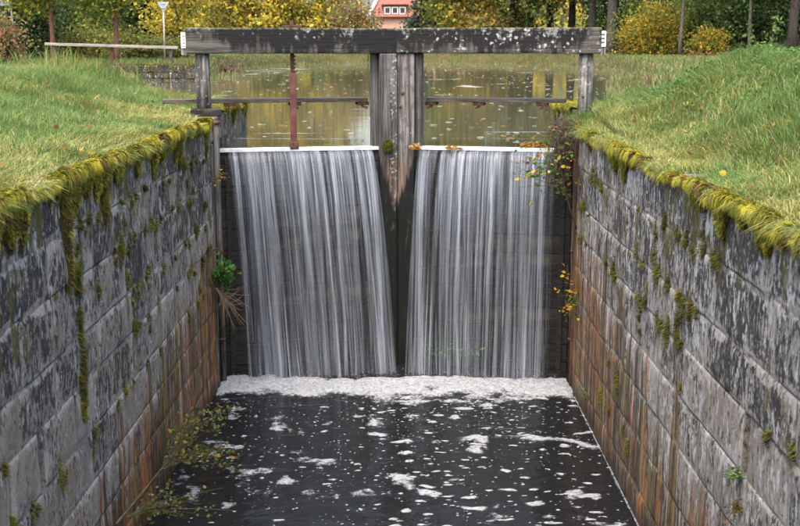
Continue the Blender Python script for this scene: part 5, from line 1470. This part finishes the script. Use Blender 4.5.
# yield sign seen from behind
ys_ = 47.8
b0 = at_y(165, 63, ys_); gz = float(ground_z(np.array([b0.x]), np.array([ys_]))[0])
sg = empty('road_sign', (b0.x, ys_, gz), 'grey back of a triangular road sign on a thin pole', 'sign')
tz = at_y(165, 2, ys_).z
tube_obj('pole', [([(0, 0.0, -0.1), (0.03, 0, tz - gz - 0.05)], 0.035)], M['greysteel'], sg, 10)
bm = bmesh.new()
hw = 0.26; hh = at_y(165, 2.2, ys_).z - at_y(165, 12.5, ys_).z
f0 = [bm.verts.new((-hw + 0.03, -0.05, tz - gz)), bm.verts.new((hw + 0.03, -0.05, tz - gz)), bm.verts.new((0.03, -0.05, tz - gz - hh))]
r_ = bmesh.ops.extrude_face_region(bm, geom=[bm.faces.new(f0)])
for v_ in r_['geom']:
    if isinstance(v_, bmesh.types.BMVert): v_.co.y += 0.012
from_bm('panel', bm, M['signgrey'], sg)
for k in (0.08, 0.26):
    from_bm('clamp', box_bm(0.16, 0.03, 0.03, 0.004), M['greysteel'], sg, (0.03, -0.062, tz - gz - k))
# signpost at the far left
ys2 = 50.0
b0 = at_y(15, 38, ys2); gz = float(ground_z(np.array([b0.x]), np.array([ys2]))[0])
sg = empty('sign_post', (b0.x, ys2, gz), 'tall grey signpost at the far left with its panel cut by the frame', 'sign')
tube_obj('pole', [([(0.0, 0, -0.1), (-0.11, 0, 3.4)], 0.042)], M['greysteel'], sg, 10)
from_bm('panel', box_bm(0.5, 0.02, 0.7, 0.01), M['signgrey'], sg, (-0.28, -0.06, float(at_y(15, 3, ys2).z) - gz + 0.22))
# old stone quay
random.seed(12)
q0, q1 = -12.35, -8.15
qt = empty('quay_wall', ((q0 + q1) / 2, 45.2, -0.9), 'low mossy stone quay wall on the left shore below the sign', 'wall')
x_ = q0
qz = [0.16, -0.10, -0.36, -0.62, -0.9]
for k in range(4):
    x_ = q0
    while x_ < q1 - 0.1:
        l_ = random.uniform(0.6, 1.3); x2 = min(x_ + l_, q1)
        b = box_bm(x2 - x_ - 0.02, 0.5, qz[k] - qz[k + 1] - 0.02, 0.03, (3, 0, 1), 0.03, x_ * 3 + k)
        from_bm('stone', b, M['quay'], qt, ((x_ + x2) / 2 - qt.location.x, random.uniform(-0.03, 0.03) - 0.12, (qz[k] + qz[k + 1]) / 2 + 0.9), False)
        x_ = x2
n = 2600; P = np.stack([rng.uniform(q0, q1, n), rng.uniform(44.75, 45.3, n), 0.15 + rng.uniform(-0.02, 0.02, n)], 1)
P[:, 2] -= np.where(fbm(P[:, 0] * 2, 1, 0, 2) > 0.5, rng.uniform(0, 0.25, n), 0) * (P[:, 1] < 44.9)
V, F, S, Cc = blades_np(P, np.full(n, 0.07), rng.normal(0, 0.4, (n, 3)), 0.018, palette(n, [(0.12, 0.13, 0.03), (0.17, 0.16, 0.03), (0.08, 0.08, 0.03)]))
tag(link('moss', mesh_np('moss', V - np.array(qt.location), F, S, Cc), M['moss'], qt), kind='stuff')
